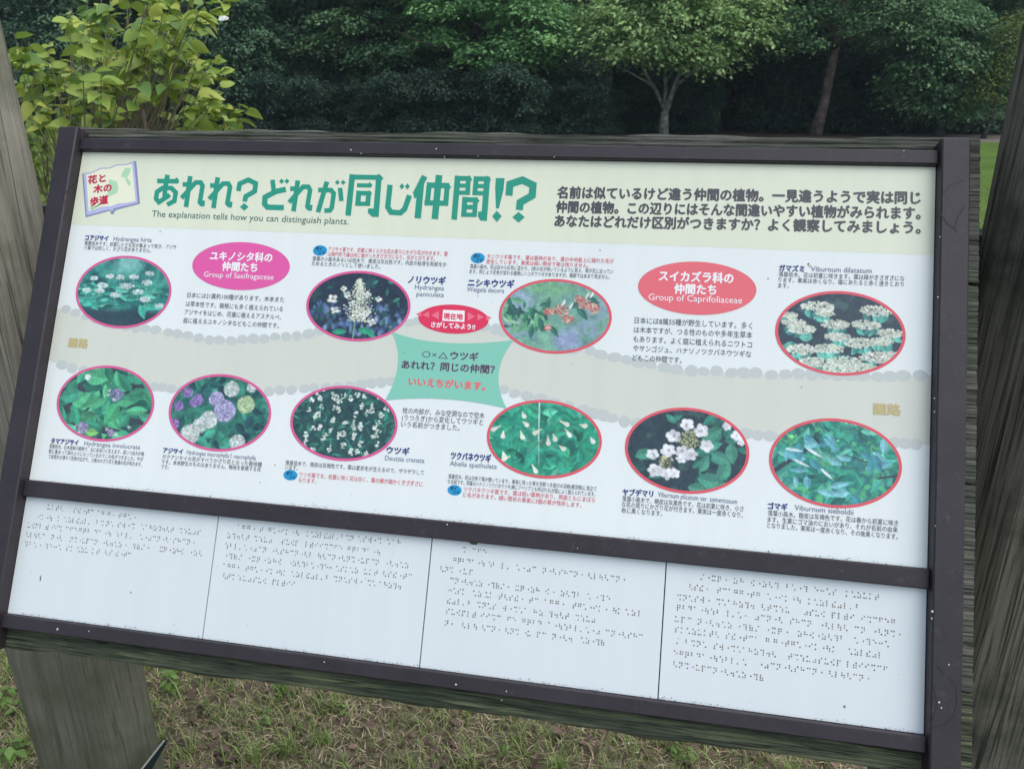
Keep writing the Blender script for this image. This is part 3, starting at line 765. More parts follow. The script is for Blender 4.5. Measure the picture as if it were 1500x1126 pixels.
# ------------------------------------------------------------------ the ten printed photographs
PW, PH = 190, 132
yy, xx = np.mgrid[0:PH, 0:PW].astype(float)
def vnoise(s, seed):
    r = np.random.default_rng(seed)
    out = np.zeros((PH, PW)); amp = 1.0; tot = 0
    for o_ in range(3):
        g = r.random((int(PH / s) + 3, int(PW / s) + 3))
        gx, gy = xx / s, yy / s
        i, j = gy.astype(int), gx.astype(int); fy, fx = gy - i, gx - j
        fy = fy * fy * (3 - 2 * fy); fx = fx * fx * (3 - 2 * fx)
        out += amp * ((g[i, j] * (1 - fx) + g[i, j + 1] * fx) * (1 - fy) + (g[i + 1, j] * (1 - fx) + g[i + 1, j + 1] * fx) * fy)
        tot += amp; amp *= 0.55; s = max(2, s / 2)
    return out / tot
class Pic:
    def __init__(s, seed, cols, sc):
        s.r = np.random.default_rng(seed); c = [np.array(q, float) for q in cols]
        n_ = np.clip((vnoise(sc, seed) - 0.25) * 2, 0, 0.999) * (len(c) - 1)
        i = n_.astype(int); f = (n_ - i)[..., None]; C = np.array(c)
        s.a = C[i] * (1 - f) + C[np.minimum(i + 1, len(c) - 1)] * f
    def put(s, m, col):
        m = np.clip(m, 0, 1)[..., None]; s.a = s.a * (1 - m) + np.array(col, float) * m
    def box(s, cx, cy, r):
        return slice(max(0, int(cy - r)), min(PH, int(cy + r) + 1)), slice(max(0, int(cx - r)), min(PW, int(cx + r) + 1))
    def leaf(s, cx, cy, l, w, ang, col, vein=1.10):
        b = s.box(cx, cy, l + 2); X, Y = xx[b] - cx, yy[b] - cy
        if X.size == 0: return
        ca, sa = math.cos(ang), math.sin(ang); p = (X * ca + Y * sa) / l; q = (-X * sa + Y * ca) / w
        wid = np.clip(1 - p * p, 0, 1) * (1 - 0.35 * p)
        m = np.clip((wid - np.abs(q)) * w * 0.8, 0, 1)[..., None]
        base = np.array(col, float) * (1 + 0.09 * np.sign(q) * (np.abs(q) > 0.08))[..., None]
        base = base * np.where(np.abs(q) < 0.08, vein, 1.0)[..., None]
        base = base * (1 + 0.03 * np.sin(p * 22 + np.abs(q) * 6))[..., None]
        s.a[b] = s.a[b] * (1 - m) + base * m
    def disc(s, cx, cy, rx, ry, col, soft=1.0, al=1.0):
        b = s.box(cx, cy, max(rx, ry) + 4); X, Y = (xx[b] - cx) / rx, (yy[b] - cy) / ry
        if X.size == 0: return
        m = np.clip((1 - np.sqrt(X * X + Y * Y)) * min(rx, ry) / soft + 0.5, 0, 1)[..., None] * al
        s.a[b] = s.a[b] * (1 - m) + np.array(col, float) * m
    def leaves(s, n_, cols, l0, l1, region=None, ratio=0.45, spread=math.pi):
        for k in range(n_):
            x, y = s.r.uniform(-5, PW + 5), s.r.uniform(-5, PH + 5)
            if region and not region(x, y): continue
            l = s.r.uniform(l0, l1); c = np.array(cols[s.r.integers(len(cols))], float) * s.r.uniform(0.75, 1.15)
            s.leaf(x, y, l, l * ratio * s.r.uniform(0.8, 1.2), s.r.uniform(-spread, spread), c)
    def cluster(s, cx, cy, rx, ry, n_, cols, r0, r1):
        for k in range(n_):
            t, q = s.r.uniform(0, 6.283), math.sqrt(s.r.random())
            x, y = cx + rx * q * math.cos(t), cy + ry * q * math.sin(t)
            c = np.array(cols[s.r.integers(len(cols))], float) * s.r.uniform(0.85, 1.05)
            s.disc(x, y, s.r.uniform(r0, r1), s.r.uniform(r0, r1), c, 1.0)
    def flower(s, cx, cy, r, n_, col):
        a0 = s.r.uniform(0, 6)
        for k in range(n_):
            t = a0 + k * 6.283 / n_
            s.disc(cx + r * 0.55 * math.cos(t), cy + r * 0.5 * math.sin(t), r * s.r.uniform(.34, .5), r * s.r.uniform(.28, .44), np.array(col, float) * s.r.uniform(0.86, 1.03), 1.6)
    def line(s, x0, y0, x1, y1, w, col):
        dx, dy = x1 - x0, y1 - y0; L2 = dx * dx + dy * dy
        t = np.clip(((xx - x0) * dx + (yy - y0) * dy) / L2, 0, 1); dd = np.hypot(xx - x0 - t * dx, yy - y0 - t * dy)
        s.put(np.clip(w - dd + 0.5, 0, 1), col)

def pic_hirta():
    p = Pic(1, [(24, 70, 72), (40, 120, 110), (70, 160, 140), (40, 110, 104)], 34)
    p.put(np.clip((yy - 92) / 14, 0, 1) * 0.9, (34, 52, 62)); p.put(np.exp(-((xx - 95) ** 2 / 900 + (yy - 12) ** 2 / 300)) * 0.8, (150, 210, 205))
    p.leaves(420, [(44, 140, 118), (70, 170, 146), (30, 100, 92), (90, 180, 160)], 8, 17, lambda x, y: 52 < y < 96, 0.3, 0.5)
    for (x, y, l, a) in ((28, 88, 17, -.3), (40, 96, 12, .6), (140, 102, 16, 1.1), (152, 92, 14, .2)): p.leaf(x, y, l, l * .5, a, (60, 170, 145))
    for (x, y, r) in ((100, 54, 15), (50, 55, 12), (45, 66, 10), (80, 72, 11), (62, 37, 9), (84, 38, 10), (112, 36, 10), (144, 28, 9), (140, 46, 11), (125, 64, 11), (142, 78, 12), (18, 66, 9), (172, 88, 8), (30, 42, 8)):
        p.cluster(x, y, r, r * .42, 60, [(205, 225, 222), (170, 212, 206), (228, 238, 236)], 1.0, 1.9)
        p.line(x, y + 4, x + 1, y + 14, 0.6, (120, 180, 165))
    return p
def pic_paniculata():
    p = Pic(2, [(22, 30, 46), (30, 44, 58), (24, 36, 50), (34, 66, 70)], 22)
    for k in range(130):
        x, y = p.r.uniform(0, PW), p.r.uniform(62, 122)
        if abs(x - 95) < 20 and y < 90: continue
        p.disc(x, y, p.r.uniform(2, 5), p.r.uniform(3, 8), [(120, 150, 205), (80, 110, 170), (150, 180, 220), (60, 90, 130)][p.r.integers(4)], 3.0, 0.6)
    p.leaves(70, [(30, 92, 80), (46, 120, 96), (26, 66, 66)], 5, 10, lambda x, y: x < 60 or x > 120, .4)
    p.line(93, 60, 92, 132, 1.2, (110, 160, 120))
    for (x, y, l, a) in ((116, 114, 17, .15), (66, 118, 15, -.1), (128, 122, 12, .5)): p.leaf(x, y, l, l * .42, a, (40, 150, 110))
    for k in range(620):
        t = p.r.random(); y = 12 + 84 * t; w = 3 + 27 * t ** .8 * (1 if t < .8 else .8)
        x = 95 + p.r.normal() * w * .5 + 6 * (t - .3)
        p.disc(x, y, p.r.uniform(.8, 1.7), p.r.uniform(.8, 1.7), [(212, 224, 200), (232, 238, 222), (180, 200, 160), (244, 246, 236)][p.r.integers(4)], 1.0)
    for (x, y, r) in ((45, 54, 11), (64, 33, 7), (132, 50, 7), (52, 76, 9), (124, 96, 9), (72, 44, 8), (110, 42, 8), (114, 76, 8), (82, 62, 7), (104, 84, 7)): p.flower(x, y, r, 4, (232, 238, 228))
    return p
def pic_weigela():
    p = Pic(3, [(92, 150, 120), (120, 176, 146), (104, 150, 140), (136, 164, 180), (96, 160, 112)], 44)
    p.disc(118, 108, 22, 18, (150, 160, 205), 14, .7); p.disc(28, 40, 20, 18, (150, 170, 200), 14, .6); p.disc(90, 14, 40, 12, (110, 180, 110), 10, .6)
    p.line(8, 66, 80, 58, 1.2, (60, 90, 70)); p.line(80, 58, 170, 36, 1.2, (90, 100, 80))
    for k in range(46):
        x = p.r.uniform(6, 84); y = 70 + p.r.normal() * 11 - (x - 45) * .05
        l = p.r.uniform(9, 18); p.leaf(x, y, l, l * .3, p.r.uniform(-.4, 2.2), [(46, 118, 84), (90, 160, 110), (36, 84, 72), (140, 190, 150)][p.r.integers(4)])
    for (x, y, l, a) in ((72, 84, 16, 1.3), (96, 94, 15, .9), (56, 98, 15, 1.6), (142, 58, 18, .9), (130, 42, 15, -.5), (160, 34, 16, .7), (76, 44, 12, -.4)): p.leaf(x, y, l, l * .36, a, (44, 104, 86))
    for (x, y, r) in ((104, 54, 14), (84, 58, 9), (118, 70, 10), (144, 40, 13), (160, 48, 12), (84, 88, 6), (134, 32, 8)):
        p.cluster(x, y, r, r * .75, 70, [(214, 180, 150), (196, 80, 96), (226, 206, 180), (180, 90, 90), (206, 130, 110)], 1.0, 2.2)
    for (x, y) in ((108, 40), (122, 44), (148, 24), (156, 22)): p.leaf(x, y, 9, 3, -1.1, (226, 236, 230))
    return p
def pic_dilatatum():
    p = Pic(4, [(26, 44, 54), (36, 56, 64), (30, 48, 58), (52, 78, 82)], 20)
    p.leaves(70, [(66, 150, 136), (44, 110, 104), (90, 176, 158)], 8, 13, lambda x, y: y > 96 or x < 30, .5)
    U = [(60, 24, 26), (36, 62, 22), (88, 52, 22), (92, 72, 20), (72, 34, 15), (150, 26, 26), (134, 50, 22), (170, 62, 20), (126, 80, 24), (158, 76, 18), (24, 52, 18), (40, 96, 26), (80, 92, 22), (60, 116, 24), (104, 112, 26), (150, 102, 26), (130, 120, 22), (16, 40, 14), (176, 96, 16), (96, 126, 24)]
    for (x, y, r) in U:
        for k in range(5): p.leaf(x + p.r.uniform(-r, r) * .7, y + r * .42 + p.r.uniform(0, 5), 9, 5, p.r.uniform(.4, 2.6), [(70, 160, 144), (50, 124, 114), (96, 184, 166)][p.r.integers(3)])
    for (x, y, r) in U: p.cluster(x, y, r, r * .34, int(r * 7), [(216, 224, 208), (190, 206, 190), (234, 238, 226), (206, 214, 184)], 1.0, 2.0)
    return p
def pic_involucrata():
    p = Pic(5, [(40, 58, 62), (52, 52, 60), (34, 60, 62)], 16)
    p.leaves(95, [(48, 142, 104), (60, 160, 118), (38, 116, 92), (76, 176, 120)], 15, 25, None, .46)
    p.leaf(70, 20, 26, 15, .1, (76, 172, 120)); p.leaf(110, 84, 24, 14, 2.1, (66, 168, 110)); p.leaf(24, 55, 24, 14, -.3, (56, 150, 118)); p.leaf(78, 120, 14, 8, 0, (120, 186, 96))
    p.cluster(116, 48, 12, 11, 90, [(150, 130, 186), (180, 160, 206), (120, 110, 160)], 1, 2); p.cluster(58, 112, 11, 10, 70, [(150, 130, 180), (180, 164, 206)], 1, 2); p.cluster(116, 118, 7, 6, 30, [(170, 150, 196)], 1, 2)
    for (x, y, r) in ((100, 42, 4), (99, 50, 4), (112, 58, 4), (42, 112, 4), (106, 112, 4), (150, 106, 4), (52, 122, 3), (126, 120, 4)): p.flower(x, y, r, 3, (238, 236, 246))
    p.disc(52, 20, 6, 5.5, (214, 232, 226), 1.5)
    return p
def pic_macrophylla():
    p = Pic(6, [(30, 84, 76), (46, 128, 100), (34, 96, 86), (60, 150, 116)], 26)
    p.leaves(90, [(38, 112, 92), (30, 84, 80), (54, 140, 112), (24, 66, 70)], 9, 17, None, .5)
    for (x, y, r, c) in ((28, 34, 10, 0), (50, 46, 11, 0), (42, 52, 8, 0), (14, 60, 10, 0), (10, 92, 11, 0), (86, 42, 15, 1), (112, 22, 15, 2), (150, 16, 10, 2), (104, 62, 21, 1), (143, 48, 17, 3), (76, 80, 17, 2), (44, 108, 19, 2), (60, 92, 14, 2), (136, 116, 15, 2)):
        cs = [[(140, 110, 180), (170, 140, 206), (110, 96, 150)], [(176, 172, 220), (204, 200, 236), (150, 150, 204)], [(206, 220, 216), (180, 206, 196), (228, 234, 232)], [(186, 214, 160), (160, 200, 140), (210, 228, 186)]][c]
        p.disc(x, y, r, r * .95, np.array(cs[0]) * .72, 2); p.cluster(x, y, r * .92, r * .88, int(r * r * .55), cs, 1.2, 2.2)
    return p
def pic_deutzia():
    p = Pic(7, [(24, 52, 54), (34, 76, 70), (26, 58, 58), (44, 104, 88)], 18)
    p.leaves(150, [(38, 104, 86), (52, 130, 106), (30, 76, 70), (24, 58, 60)], 7, 13, None, .34)
    r2 = np.random.default_rng(77)
    for k in range(56):
        x, y = 34 + (k % 8) * 19 + r2.uniform(-8, 8), 10 + (k // 8) * 17 + r2.uniform(-8, 8)
        p.cluster(x, y, 4.5, 6, r2.integers(5, 13), [(216, 230, 218), (180, 206, 186), (240, 244, 238)], 1.3, 2.3)
    return p
def pic_abelia():
    p = Pic(8, [(20, 130, 96), (34, 160, 120), (26, 116, 92), (50, 180, 140), (20, 96, 80)], 36)
    p.leaves(90, [(40, 150, 116), (80, 184, 146), (24, 112, 86), (50, 166, 120)], 8, 15, None, .45)
    p.line(82, 0, 86, 70, 1.2, (190, 220, 206)); p.line(86, 70, 90, 112, .7, (150, 180, 160)); p.line(60, 66, 160, 40, .6, (70, 120, 100)); p.line(70, 92, 96, 66, .7, (110, 90, 90))
    for (x, y, a, l) in ((12, 52, 2.6, 14), (56, 24, 1.1, 9), (60, 40, .6, 9), (56, 60, 1.2, 13), (24, 62, 1.6, 10), (84, 52, 2.5, 14), (102, 66, 1.4, 14), (112, 60, 1.1, 10), (126, 34, .4, 14), (134, 50, .9, 14), (158, 36, .2, 9), (176, 60, 1.0, 8), (34, 104, 2.6, 12), (82, 118, 1.0, 14), (126, 78, .6, 9), (28, 98, 1.2, 9)):
        dx, dy = math.cos(a), math.sin(a)
        for q in range(10):
            t = q / 9; p.disc(x + dx * (t - .5) * l, y + dy * (t - .5) * l, 1.0 + 3.2 * t ** 1.5, 1.0 + 3.0 * t ** 1.5, (218 + 12 * t, 226 + 6 * t, 190 + 26 * t), 1.2)
    return p
def pic_plicatum():
    p = Pic(9, [(30, 48, 54), (40, 56, 62), (26, 44, 50), (52, 80, 76)], 16)
    p.leaves(60, [(40, 112, 92), (56, 130, 108), (34, 84, 76)], 10, 17, lambda x, y: x > 110 or y < 20 or (x < 60 and y > 60), .5)
    for (x, y, l, a) in ((138, 112, 24, .1), (156, 92, 20, -1.2), (134, 36, 20, -.6), (166, 66, 18, 1.4), (150, 74, 18, .4), (124, 84, 16, -1.2), (28, 76, 16, -.4), (118, 126, 18, .1)): p.leaf(x, y, l, l * .55, a, (66, 140, 114))
    p.leaves(14, [(120, 150, 200), (90, 130, 170)], 5, 8, lambda x, y: y < 20 and x < 80, .5)
    p.cluster(98, 48, 17, 15, 170, [(170, 176, 120), (206, 206, 160), (120, 136, 90)], .9, 1.7); p.cluster(64, 88, 12, 13, 100, [(186, 180, 130), (216, 210, 170), (110, 120, 80)], .9, 1.7)
    for (x, y, r) in ((93, 24, 12), (116, 32, 13), (73, 44, 13), (126, 56, 12), (88, 68, 12), (102, 72, 12), (66, 68, 13), (42, 76, 11), (46, 102, 13), (66, 106, 11), (78, 104, 10), (87, 80, 9), (172, 36, 10), (156, 22, 8), (180, 46, 7)):
        p.flower(x, y, r, 5, (240, 242, 248)); p.disc(x, y, 1.6, 1.6, (200, 206, 180), 1)
    return p
def pic_sieboldii():
    p = Pic(10, [(30, 120, 104), (60, 170, 130), (36, 104, 110), (80, 190, 120), (26, 80, 84)], 22)
    p.leaves(60, [(70, 180, 120), (110, 206, 120), (40, 140, 100)], 5, 9, lambda x, y: y < 70, .5)
    p.leaves(120, [(40, 140, 116), (64, 160, 140), (30, 112, 96), (96, 186, 160)], 9, 17, None, .46)
    p.line(6, 84, 50, 50, 3.2, (44, 50, 60)); p.line(110, 52, 176, 70, 1.0, (50, 60, 66)); p.line(160, 84, 186, 78, 1.6, (50, 56, 62)); p.line(150, 40, 164, 82, .8, (60, 70, 70))
    p.disc(62, 34, 9, 6, (26, 44, 48), 2)
    for k in range(26): p.leaf(p.r.uniform(20, 170), p.r.uniform(30, 122), p.r.uniform(10, 17), p.r.uniform(4, 8), p.r.uniform(-.3, 1.7), [(96, 172, 186), (60, 140, 150), (120, 190, 200)][p.r.integers(3)])
    for (x, y, l, a) in ((64, 52, 18, .5), (46, 70, 17, .4), (84, 84, 15, .7), (34, 50, 16, .1)): p.leaf(x, y, l, 3, a, (206, 230, 232))
    return p
PICS = [(111, 250, 375, 480, pic_hirta, 'pinkrim', 'oval photo of pale lace-cap hydrangea over teal leaves'),
        (448.5, 600, 397, 499, pic_paniculata, 'pinkrim', 'oval photo of a white flower cone on dark ground'),
        (730.6, 894.5, 409, 517, pic_weigela, 'redrim', 'oval photo of a branch with reddish and cream flowers'),
        (1135, 1324.5, 426.5, 549, pic_dilatatum, 'redrim', 'oval photo of flat white flower heads on dark ground'),
        (83, 225, 535.5, 645.5, pic_involucrata, 'pinkrim', 'oval photo of broad green leaves with small mauve flowers'),
        (247, 396, 548, 660, pic_macrophylla, 'pinkrim', 'oval photo of round lilac and white hydrangea heads'),
        (425, 581, 565, 674, pic_deutzia, 'pinkrim', 'oval photo of small white flowers dotted over dark leaves'),
        (713, 880, 586, 699.5, pic_abelia, 'redrim', 'oval photo of pale bell flowers on bright green'),
        (915, 1095.7, 597, 721.7, pic_plicatum, 'redrim', 'oval photo of large white five-petalled flowers'),
        (1126, 1319, 612.7, 742.7, pic_sieboldii, 'redrim', 'oval photo of glossy blue-green leaves')]
WHITE = lin((222, 230, 240))
for (x0, x1, y0, y1, fn, rim, lab) in PICS:
    c, a, b = ellipse_axes((x0 + x1) / 2, (y0 + y1) / 2, (x1 - x0) / 2, (y1 - y0) / 2)
    ai, bi = a - 0.0022, b - 0.0022
    img = fn().a
    img = img * (0.80 + 0.28 * vnoise(9, 5))[..., None] * 0.93 * (0.86 + 0.28 * vnoise(2.6, 8))[..., None] + np.array([14, 20, 26])
    ref = np.clip(lin(np.clip(img, 0, 255)) / WHITE * 0.74, 0.01, 0.8)
    gy, gx = np.mgrid[0:PH, 0:PW]
    un = gx / (PW - 1) * 2 - 1; vn = gy / (PH - 1) * 2 - 1
    verts = SIGN_O + (c[0] + un.ravel() * ai)[:, None] * SU + (c[1] + vn.ravel() * bi)[:, None] * SVD + SN * 3.6e-4
    i = (gy[:-1, :-1] * PW + gx[:-1, :-1]).ravel()
    quad = np.stack([i, i + PW, i + PW + 1, i + 1], 1)
    rr = np.hypot(un, vn)[:-1, :-1].ravel()
    quad = quad[rr < 1.01]
    used = np.unique(quad); remap = -np.ones(PW * PH, int); remap[used] = np.arange(len(used))
    me = mesh_from('plant_photo', verts[used] - np.array(sign.location), remap[quad], M_print)
    ca_ = me.color_attributes.new('Col', 'FLOAT_COLOR', 'POINT')
    colr = np.ones((len(used), 4), np.float32); colr[:, :3] = ref.reshape(-1, 3)[used]
    ca_.data.foreach_set('color', colr.ravel())
    ph = obj('plant_photo', None, None, None, panel, mesh=me, label=lab)
    mb = MB(); n = 72
    for k in range(n):
        t0, t1 = 2 * math.pi * k / n, 2 * math.pi * (k + 1) / n
        q = [(c[0] + (a + e) * math.cos(t), c[1] + (b + e) * math.sin(t)) for (e, t) in ((0.0006, t0), (0.0006, t1), (-0.0026, t1), (-0.0026, t0))]
        mb.add([S(u, v, 4.0e-4) for (u, v) in q], [(0, 1, 2, 3)])
    obj('photo_rim', mb.v, mb.f, INK[rim], panel)

# ------------------------------------------------------------------ braille
KB = {}
_v = {'a': 1, 'i': 1 + 2, 'u': 1 + 8, 'e': 1 + 2 + 8, 'o': 2 + 8}
_c = {'': 0, 'k': 32, 's': 16 + 32, 't': 4 + 16, 'n': 4, 'h': 4 + 32, 'm': 4 + 16 + 32, 'r': 16}
for c_, cv in _c.items():
    for v__, vv__ in _v.items():
        KB[c_ + v__] = cv + vv__
KB.update({'ya': 8 + 4, 'yu': 8 + 4 + 32, 'yo': 8 + 4 + 16, 'wa': 4, 'wo': 4 + 16, 'n_': 4 + 16 + 32, '"': 16, '-': 2 + 16, 'tt': 2, '.': 2 + 16 + 32, ',': 16 + 32})
BTEXT = ("ha na to ki no ho " + '" ' + "to u a re re " + '" ' + "to re ka " + '" ' + "o na " + '" ' + "si na ka ma ni ho n_ ni wa i ku tu ka no so " + '" ' + "ku ka a ri ma su . ki to ku sa ha n_ no "
         "ha ko ne ni mo o o ku u e ra re te i ru a " + '" ' + "si sa i ni wa ka " + '" ' + "n_ u tu " + '" ' + "ki no ri u tu " + '" ' + "ki ni si ki u tu " + '" ' + "ki tu ku " + '" ' + "ha ne u tu " + '" ' + "ki . "
         "ka ma " + '" ' + "su mi ya " + '" ' + "hu te " + '" ' + "ma ri ko " + '" ' + "ma ki su i ka " + '" ' + "su ra - ka no na ka ma ").split()
cells_stream = [KB[k] for k in BTEXT if k in KB]
BR = [
 (0, 700, 3.947, [
  ([(278, 365), (430, 537), (568, 600), (625, 660), (690, 787)], (320, 172), (735, 222)),
  ([(222, 300), (337, 352), (375, 527), (560, 600), (618, 655), (685, 778), (820, 1003), (1040, 1160)], (260, 228), (1100, 308)),
  ([(163, 243), (268, 282), (303, 352), (383, 523), (550, 645), (675, 773), (812, 975), (1005, 1127)], (200, 275), (1080, 368)),
  ([(155, 258), (300, 358), (408, 562), (593, 675), (690, 737), (770, 862), (928, 985), (1003, 1055), (1098, 1170)], (200, 330), (1130, 432)),
  ([(147, 240), (265, 330), (342, 357), (388, 425), (450, 505), (535, 580), (610, 650), (672, 755)], (190, 383), (710, 440))]),
 (300, 740, 3.947, [
  ([(192, 292), (323, 343), (372, 430), (443, 547), (593, 705), (715, 857), (890, 965), (975, 1022), (1057, 1135)], (210, 128), (1100, 212)),
  ([(135, 258), (290, 390), (450, 540), (585, 795), (828, 1015)], (180, 178), (920, 262)),
  ([(122, 355), (388, 622), (658, 950), (968, 1003), (1045, 1178)], (180, 238), (1110, 340)),
  ([(117, 215), (250, 320), (340, 443), (488, 735), (762, 885), (925, 1000), (1035, 1197)], (165, 295), (1115, 403)),
  ([(110, 197), (240, 330), (360, 470), (505, 720), (750, 910), (945, 985), (1013, 1133)], (150, 353), (1080, 462)),
  ([(110, 165), (195, 272), (285, 355), (395, 520)], (140, 410), (460, 450))]),
 (600, 760, 3.75, [
  ([(293, 313), (348, 425)], (303, 168), (385, 178)),
  ([(243, 410), (437, 470), (510, 557), (590, 695), (735, 805), (825, 950), (985, 1185)], (330, 235), (1090, 322)),
  ([(172, 235), (268, 350)], (200, 275), (310, 288)),
  ([(228, 397), (425, 545), (585, 713), (750, 800), (835, 940), (980, 994), (1020, 1105)], (310, 345), (1060, 432)),
  ([(218, 305), (352, 395), (420, 455), (495, 625), (662, 708), (745, 850), (900, 1085), (1122, 1160), (1190, 1280)], (260, 395), (1240, 515)),
  ([(210, 340), (375, 475), (517, 650), (685, 735), (770, 875), (915, 1020)], (270, 455), (960, 545)),
  ([(205, 365), (395, 500), (540, 585), (622, 725), (765, 1045), (1082, 1280)], (280, 515), (1180, 635)),
  ([(198, 235), (292, 375), (402, 495), (530, 597), (628, 660), (703, 750), (788, 895), (945, 1068)], (215, 572), (1000, 670))]),
 (940, 800, 3.0, [
  ([(262, 375), (408, 452), (483, 603), (638, 728), (762, 857), (900, 1042)], (300, 138), (970, 215)),
  ([(212, 290), (335, 520), (555, 700), (735, 958)], (250, 182), (850, 255)),
  ([(160, 300), (332, 495), (530, 650), (717, 803), (838, 935), (968, 1112)], (230, 230), (1040, 325)),
  ([(158, 345), (378, 460), (502, 620), (655, 745), (785, 905), (940, 983), (1017, 1138)], (220, 275), (1080, 380)),
  ([(150, 220), (250, 397), (422, 518), (548, 645), (690, 890), (937, 1087)], (185, 322), (1010, 420)),
  ([(150, 340), (373, 515), (548, 562), (583, 855), (912, 1057)], (200, 370), (990, 470)),
  ([(156, 170), (195, 285), (320, 590), (648, 875), (905, 1080)], (230, 425), (1000, 530)),
  ([(145, 460), (518, 795), (827, 1000)], (200, 475), (920, 570)),
  ([(142, 535)], (200, 525), (470, 568))])]
PITCH = 0.0061
M_dot = mat('worn_braille_dot', ink(92, 84, 70), 0.6)
ci = 0
for pi_, (ox, oy, sc, rows) in enumerate(BR):
    mb = MB()
    for (segs, ca0, cb0) in rows:
        slope = (cb0[1] - ca0[1]) / (cb0[0] - ca0[0])
        for (x0, x1) in segs:
            y0 = ca0[1] + slope * (x0 - ca0[0]); y1 = ca0[1] + slope * (x1 - ca0[0])
            A_, B_ = P(ox + x0 / sc, oy + y0 / sc), P(ox + x1 / sc, oy + y1 / sc)
            Lm = B_[0] - A_[0]
            nc = max(1, round((Lm + 0.0030) / PITCH))
            pit = (Lm + 0.003) / nc if nc > 1 else PITCH
            for k in range(nc):
                cell = cells_stream[ci % len(cells_stream)]; ci += 1
                u0 = A_[0] + k * pit; v0 = A_[1] + (B_[1] - A_[1]) * (k / max(nc, 1))
                for d_ in range(6):
                    if cell >> d_ & 1:
                        u = u0 + (0.0 if d_ < 3 else 0.0024); v = v0 + (d_ % 3 - 1) * 0.0024
                        r0 = 0.00088 * random.uniform(0.85, 1.15)
                        ring = [S(u + r0 * math.cos(t), v + r0 * math.sin(t), 0.00002) for t in np.linspace(0, 2 * math.pi, 7)[:-1]]
                        ring2 = [S(u + r0 * .55 * math.cos(t), v + r0 * .55 * math.sin(t), 0.0004) for t in np.linspace(0, 2 * math.pi, 7)[:-1]]
                        mb.add(ring + ring2, [(j, (j + 1) % 6, 6 + (j + 1) % 6, 6 + j) for j in range(6)] + [(6, 7, 8, 9, 10, 11)])
    obj('braille_dots', mb.v, mb.f, M_dot, plates[pi_], kind='stuff')

# ------------------------------------------------------------------ wear: cuts, specks, grime
def line_px(pts, w, hgt):
    q = [tuple(P(x, y, hgt)) for (x, y) in pts]
    return [[(a, b) for (a, b) in p] for p in stroke(q, w)]
M_cut = mat('cut_in_paint', (0.008, 0.008, 0.010), 0.7)
cuts = []
for pts, w in (([(1376.7, 311.7), (1386.7, 326.7), (1401.7, 338.3)], .0016), ([(1413, 302), (1402, 320), (1399, 333)], .0012), ([(1412, 264), (1392, 271), (1379, 288), (1376, 311)], .0007),
               ([(1373.5, 976), (1383, 987)], .0020), ([(1388, 989), (1400, 1005), (1402, 1025), (1398, 1045), (1385, 1061), (1362, 1065)], .0009),
               ([(1366.6, 1000), (1370, 1020), (1373.3, 1030), (1368.3, 1046), (1362, 1065)], .0010), ([(112, 263), (105, 275), (90, 287)], .0010), ([(90, 287), (96, 297)], .0009),
               ([(112, 262), (108, 252)], .0007)):
    cuts += line_px(pts, w, 0.0172)
flat('scratch', cuts, M_cut, 0.01715, parent=sign, kind='stuff')
M_speck = mat('pale_speck', (0.55, 0.56, 0.56), 0.8)
sp = []
def speck(u, v, r, n_=6):
    ph = random.random() * 6
    return [(u + r * random.uniform(.6, 1.2) * math.cos(t + ph), v + r * random.uniform(.6, 1.2) * math.sin(t + ph)) for t in np.linspace(0, 2 * math.pi, n_ + 1)[:-1]]
for (x, y, r) in ((514, 219.5, .0011), (529, 225, .0008), (639, 218, .0010), (651, 230, .0008), (812, 230, .0008), (700, 229, .0006), (84, 921, .0015), (130, 924, .0009), (668, 1002, .0013),
                  (742, 1012, .0009), (735, 1025, .0008), (934, 1101, .0008), (921, 1088, .0009), (655, 768, .0010), (475, 969, .0009), (846, 803, .0006), (1324, 221, .0008)):
    u, v = P(x, y, 0.0082); sp.append(speck(u, v, r))
flat('pale_specks', sp, M_speck, 0.00815, parent=sign, kind='stuff')
sp = []
for (x, y, r) in ((1377, 347, .0008), (1374, 435, .0009), (1369, 583, .0007), (1369, 603, .0007), (1366, 895, .0013), (1365, 905, .0010), (1376, 1028, .0012), (1379, 1036, .0009), (1390, 973, .0009), (1370, 770, .0006)):
    u, v = P(x, y, 0.0172); sp.append(speck(u, v, r))
flat('pale_specks', sp, M_speck, 0.01715, parent=sign, kind='stuff')
M_grime = mat('grime', (0.12, 0.115, 0.095), 0.9)
gr = []
for k in range(900):
    row = random.random()
    if row < 0.4: v0 = V_M
    else: v0 = V_B
    u = random.uniform(0.02, W - 0.01); dv = abs(random.gauss(0, 0.0016)) + 0.0003
    if mnoise.noise(Vector((u * 14, v0 * 9, 0))) < random.uniform(-0.5, 0.3): continue
    gr.append(speck(u, v0 - dv - 0.0006, random.uniform(0.0002, 0.0007), 5))
for k in range(110):
    gr.append(speck(random.uniform(0.02, W - 0.02), random.choice([random.uniform(0.01, V_M - 0.01), random.uniform(V_N + 0.01, V_B - 0.005)]), random.uniform(0.0002, 0.0006), 5))
for (x, y, r) in ((1184, 387, .0012), (1186, 390, .0009), (1125, 408, .0010), (235, 339, .0009), (879, 367, .0009), (592, 517, .0007), (1237, 1034, .0014), (192, 867, .0011), (59, 846, .0008), (700, 434, .0007), (1174, 567, .0008), (403, 681, .0009), (381, 706, .0008)):
    u, v = P(x, y); gr.append(speck(u, v, r))
flat('grime_specks', gr, M_grime, 4.9e-4, parent=sign, kind='stuff', step=1e-7)
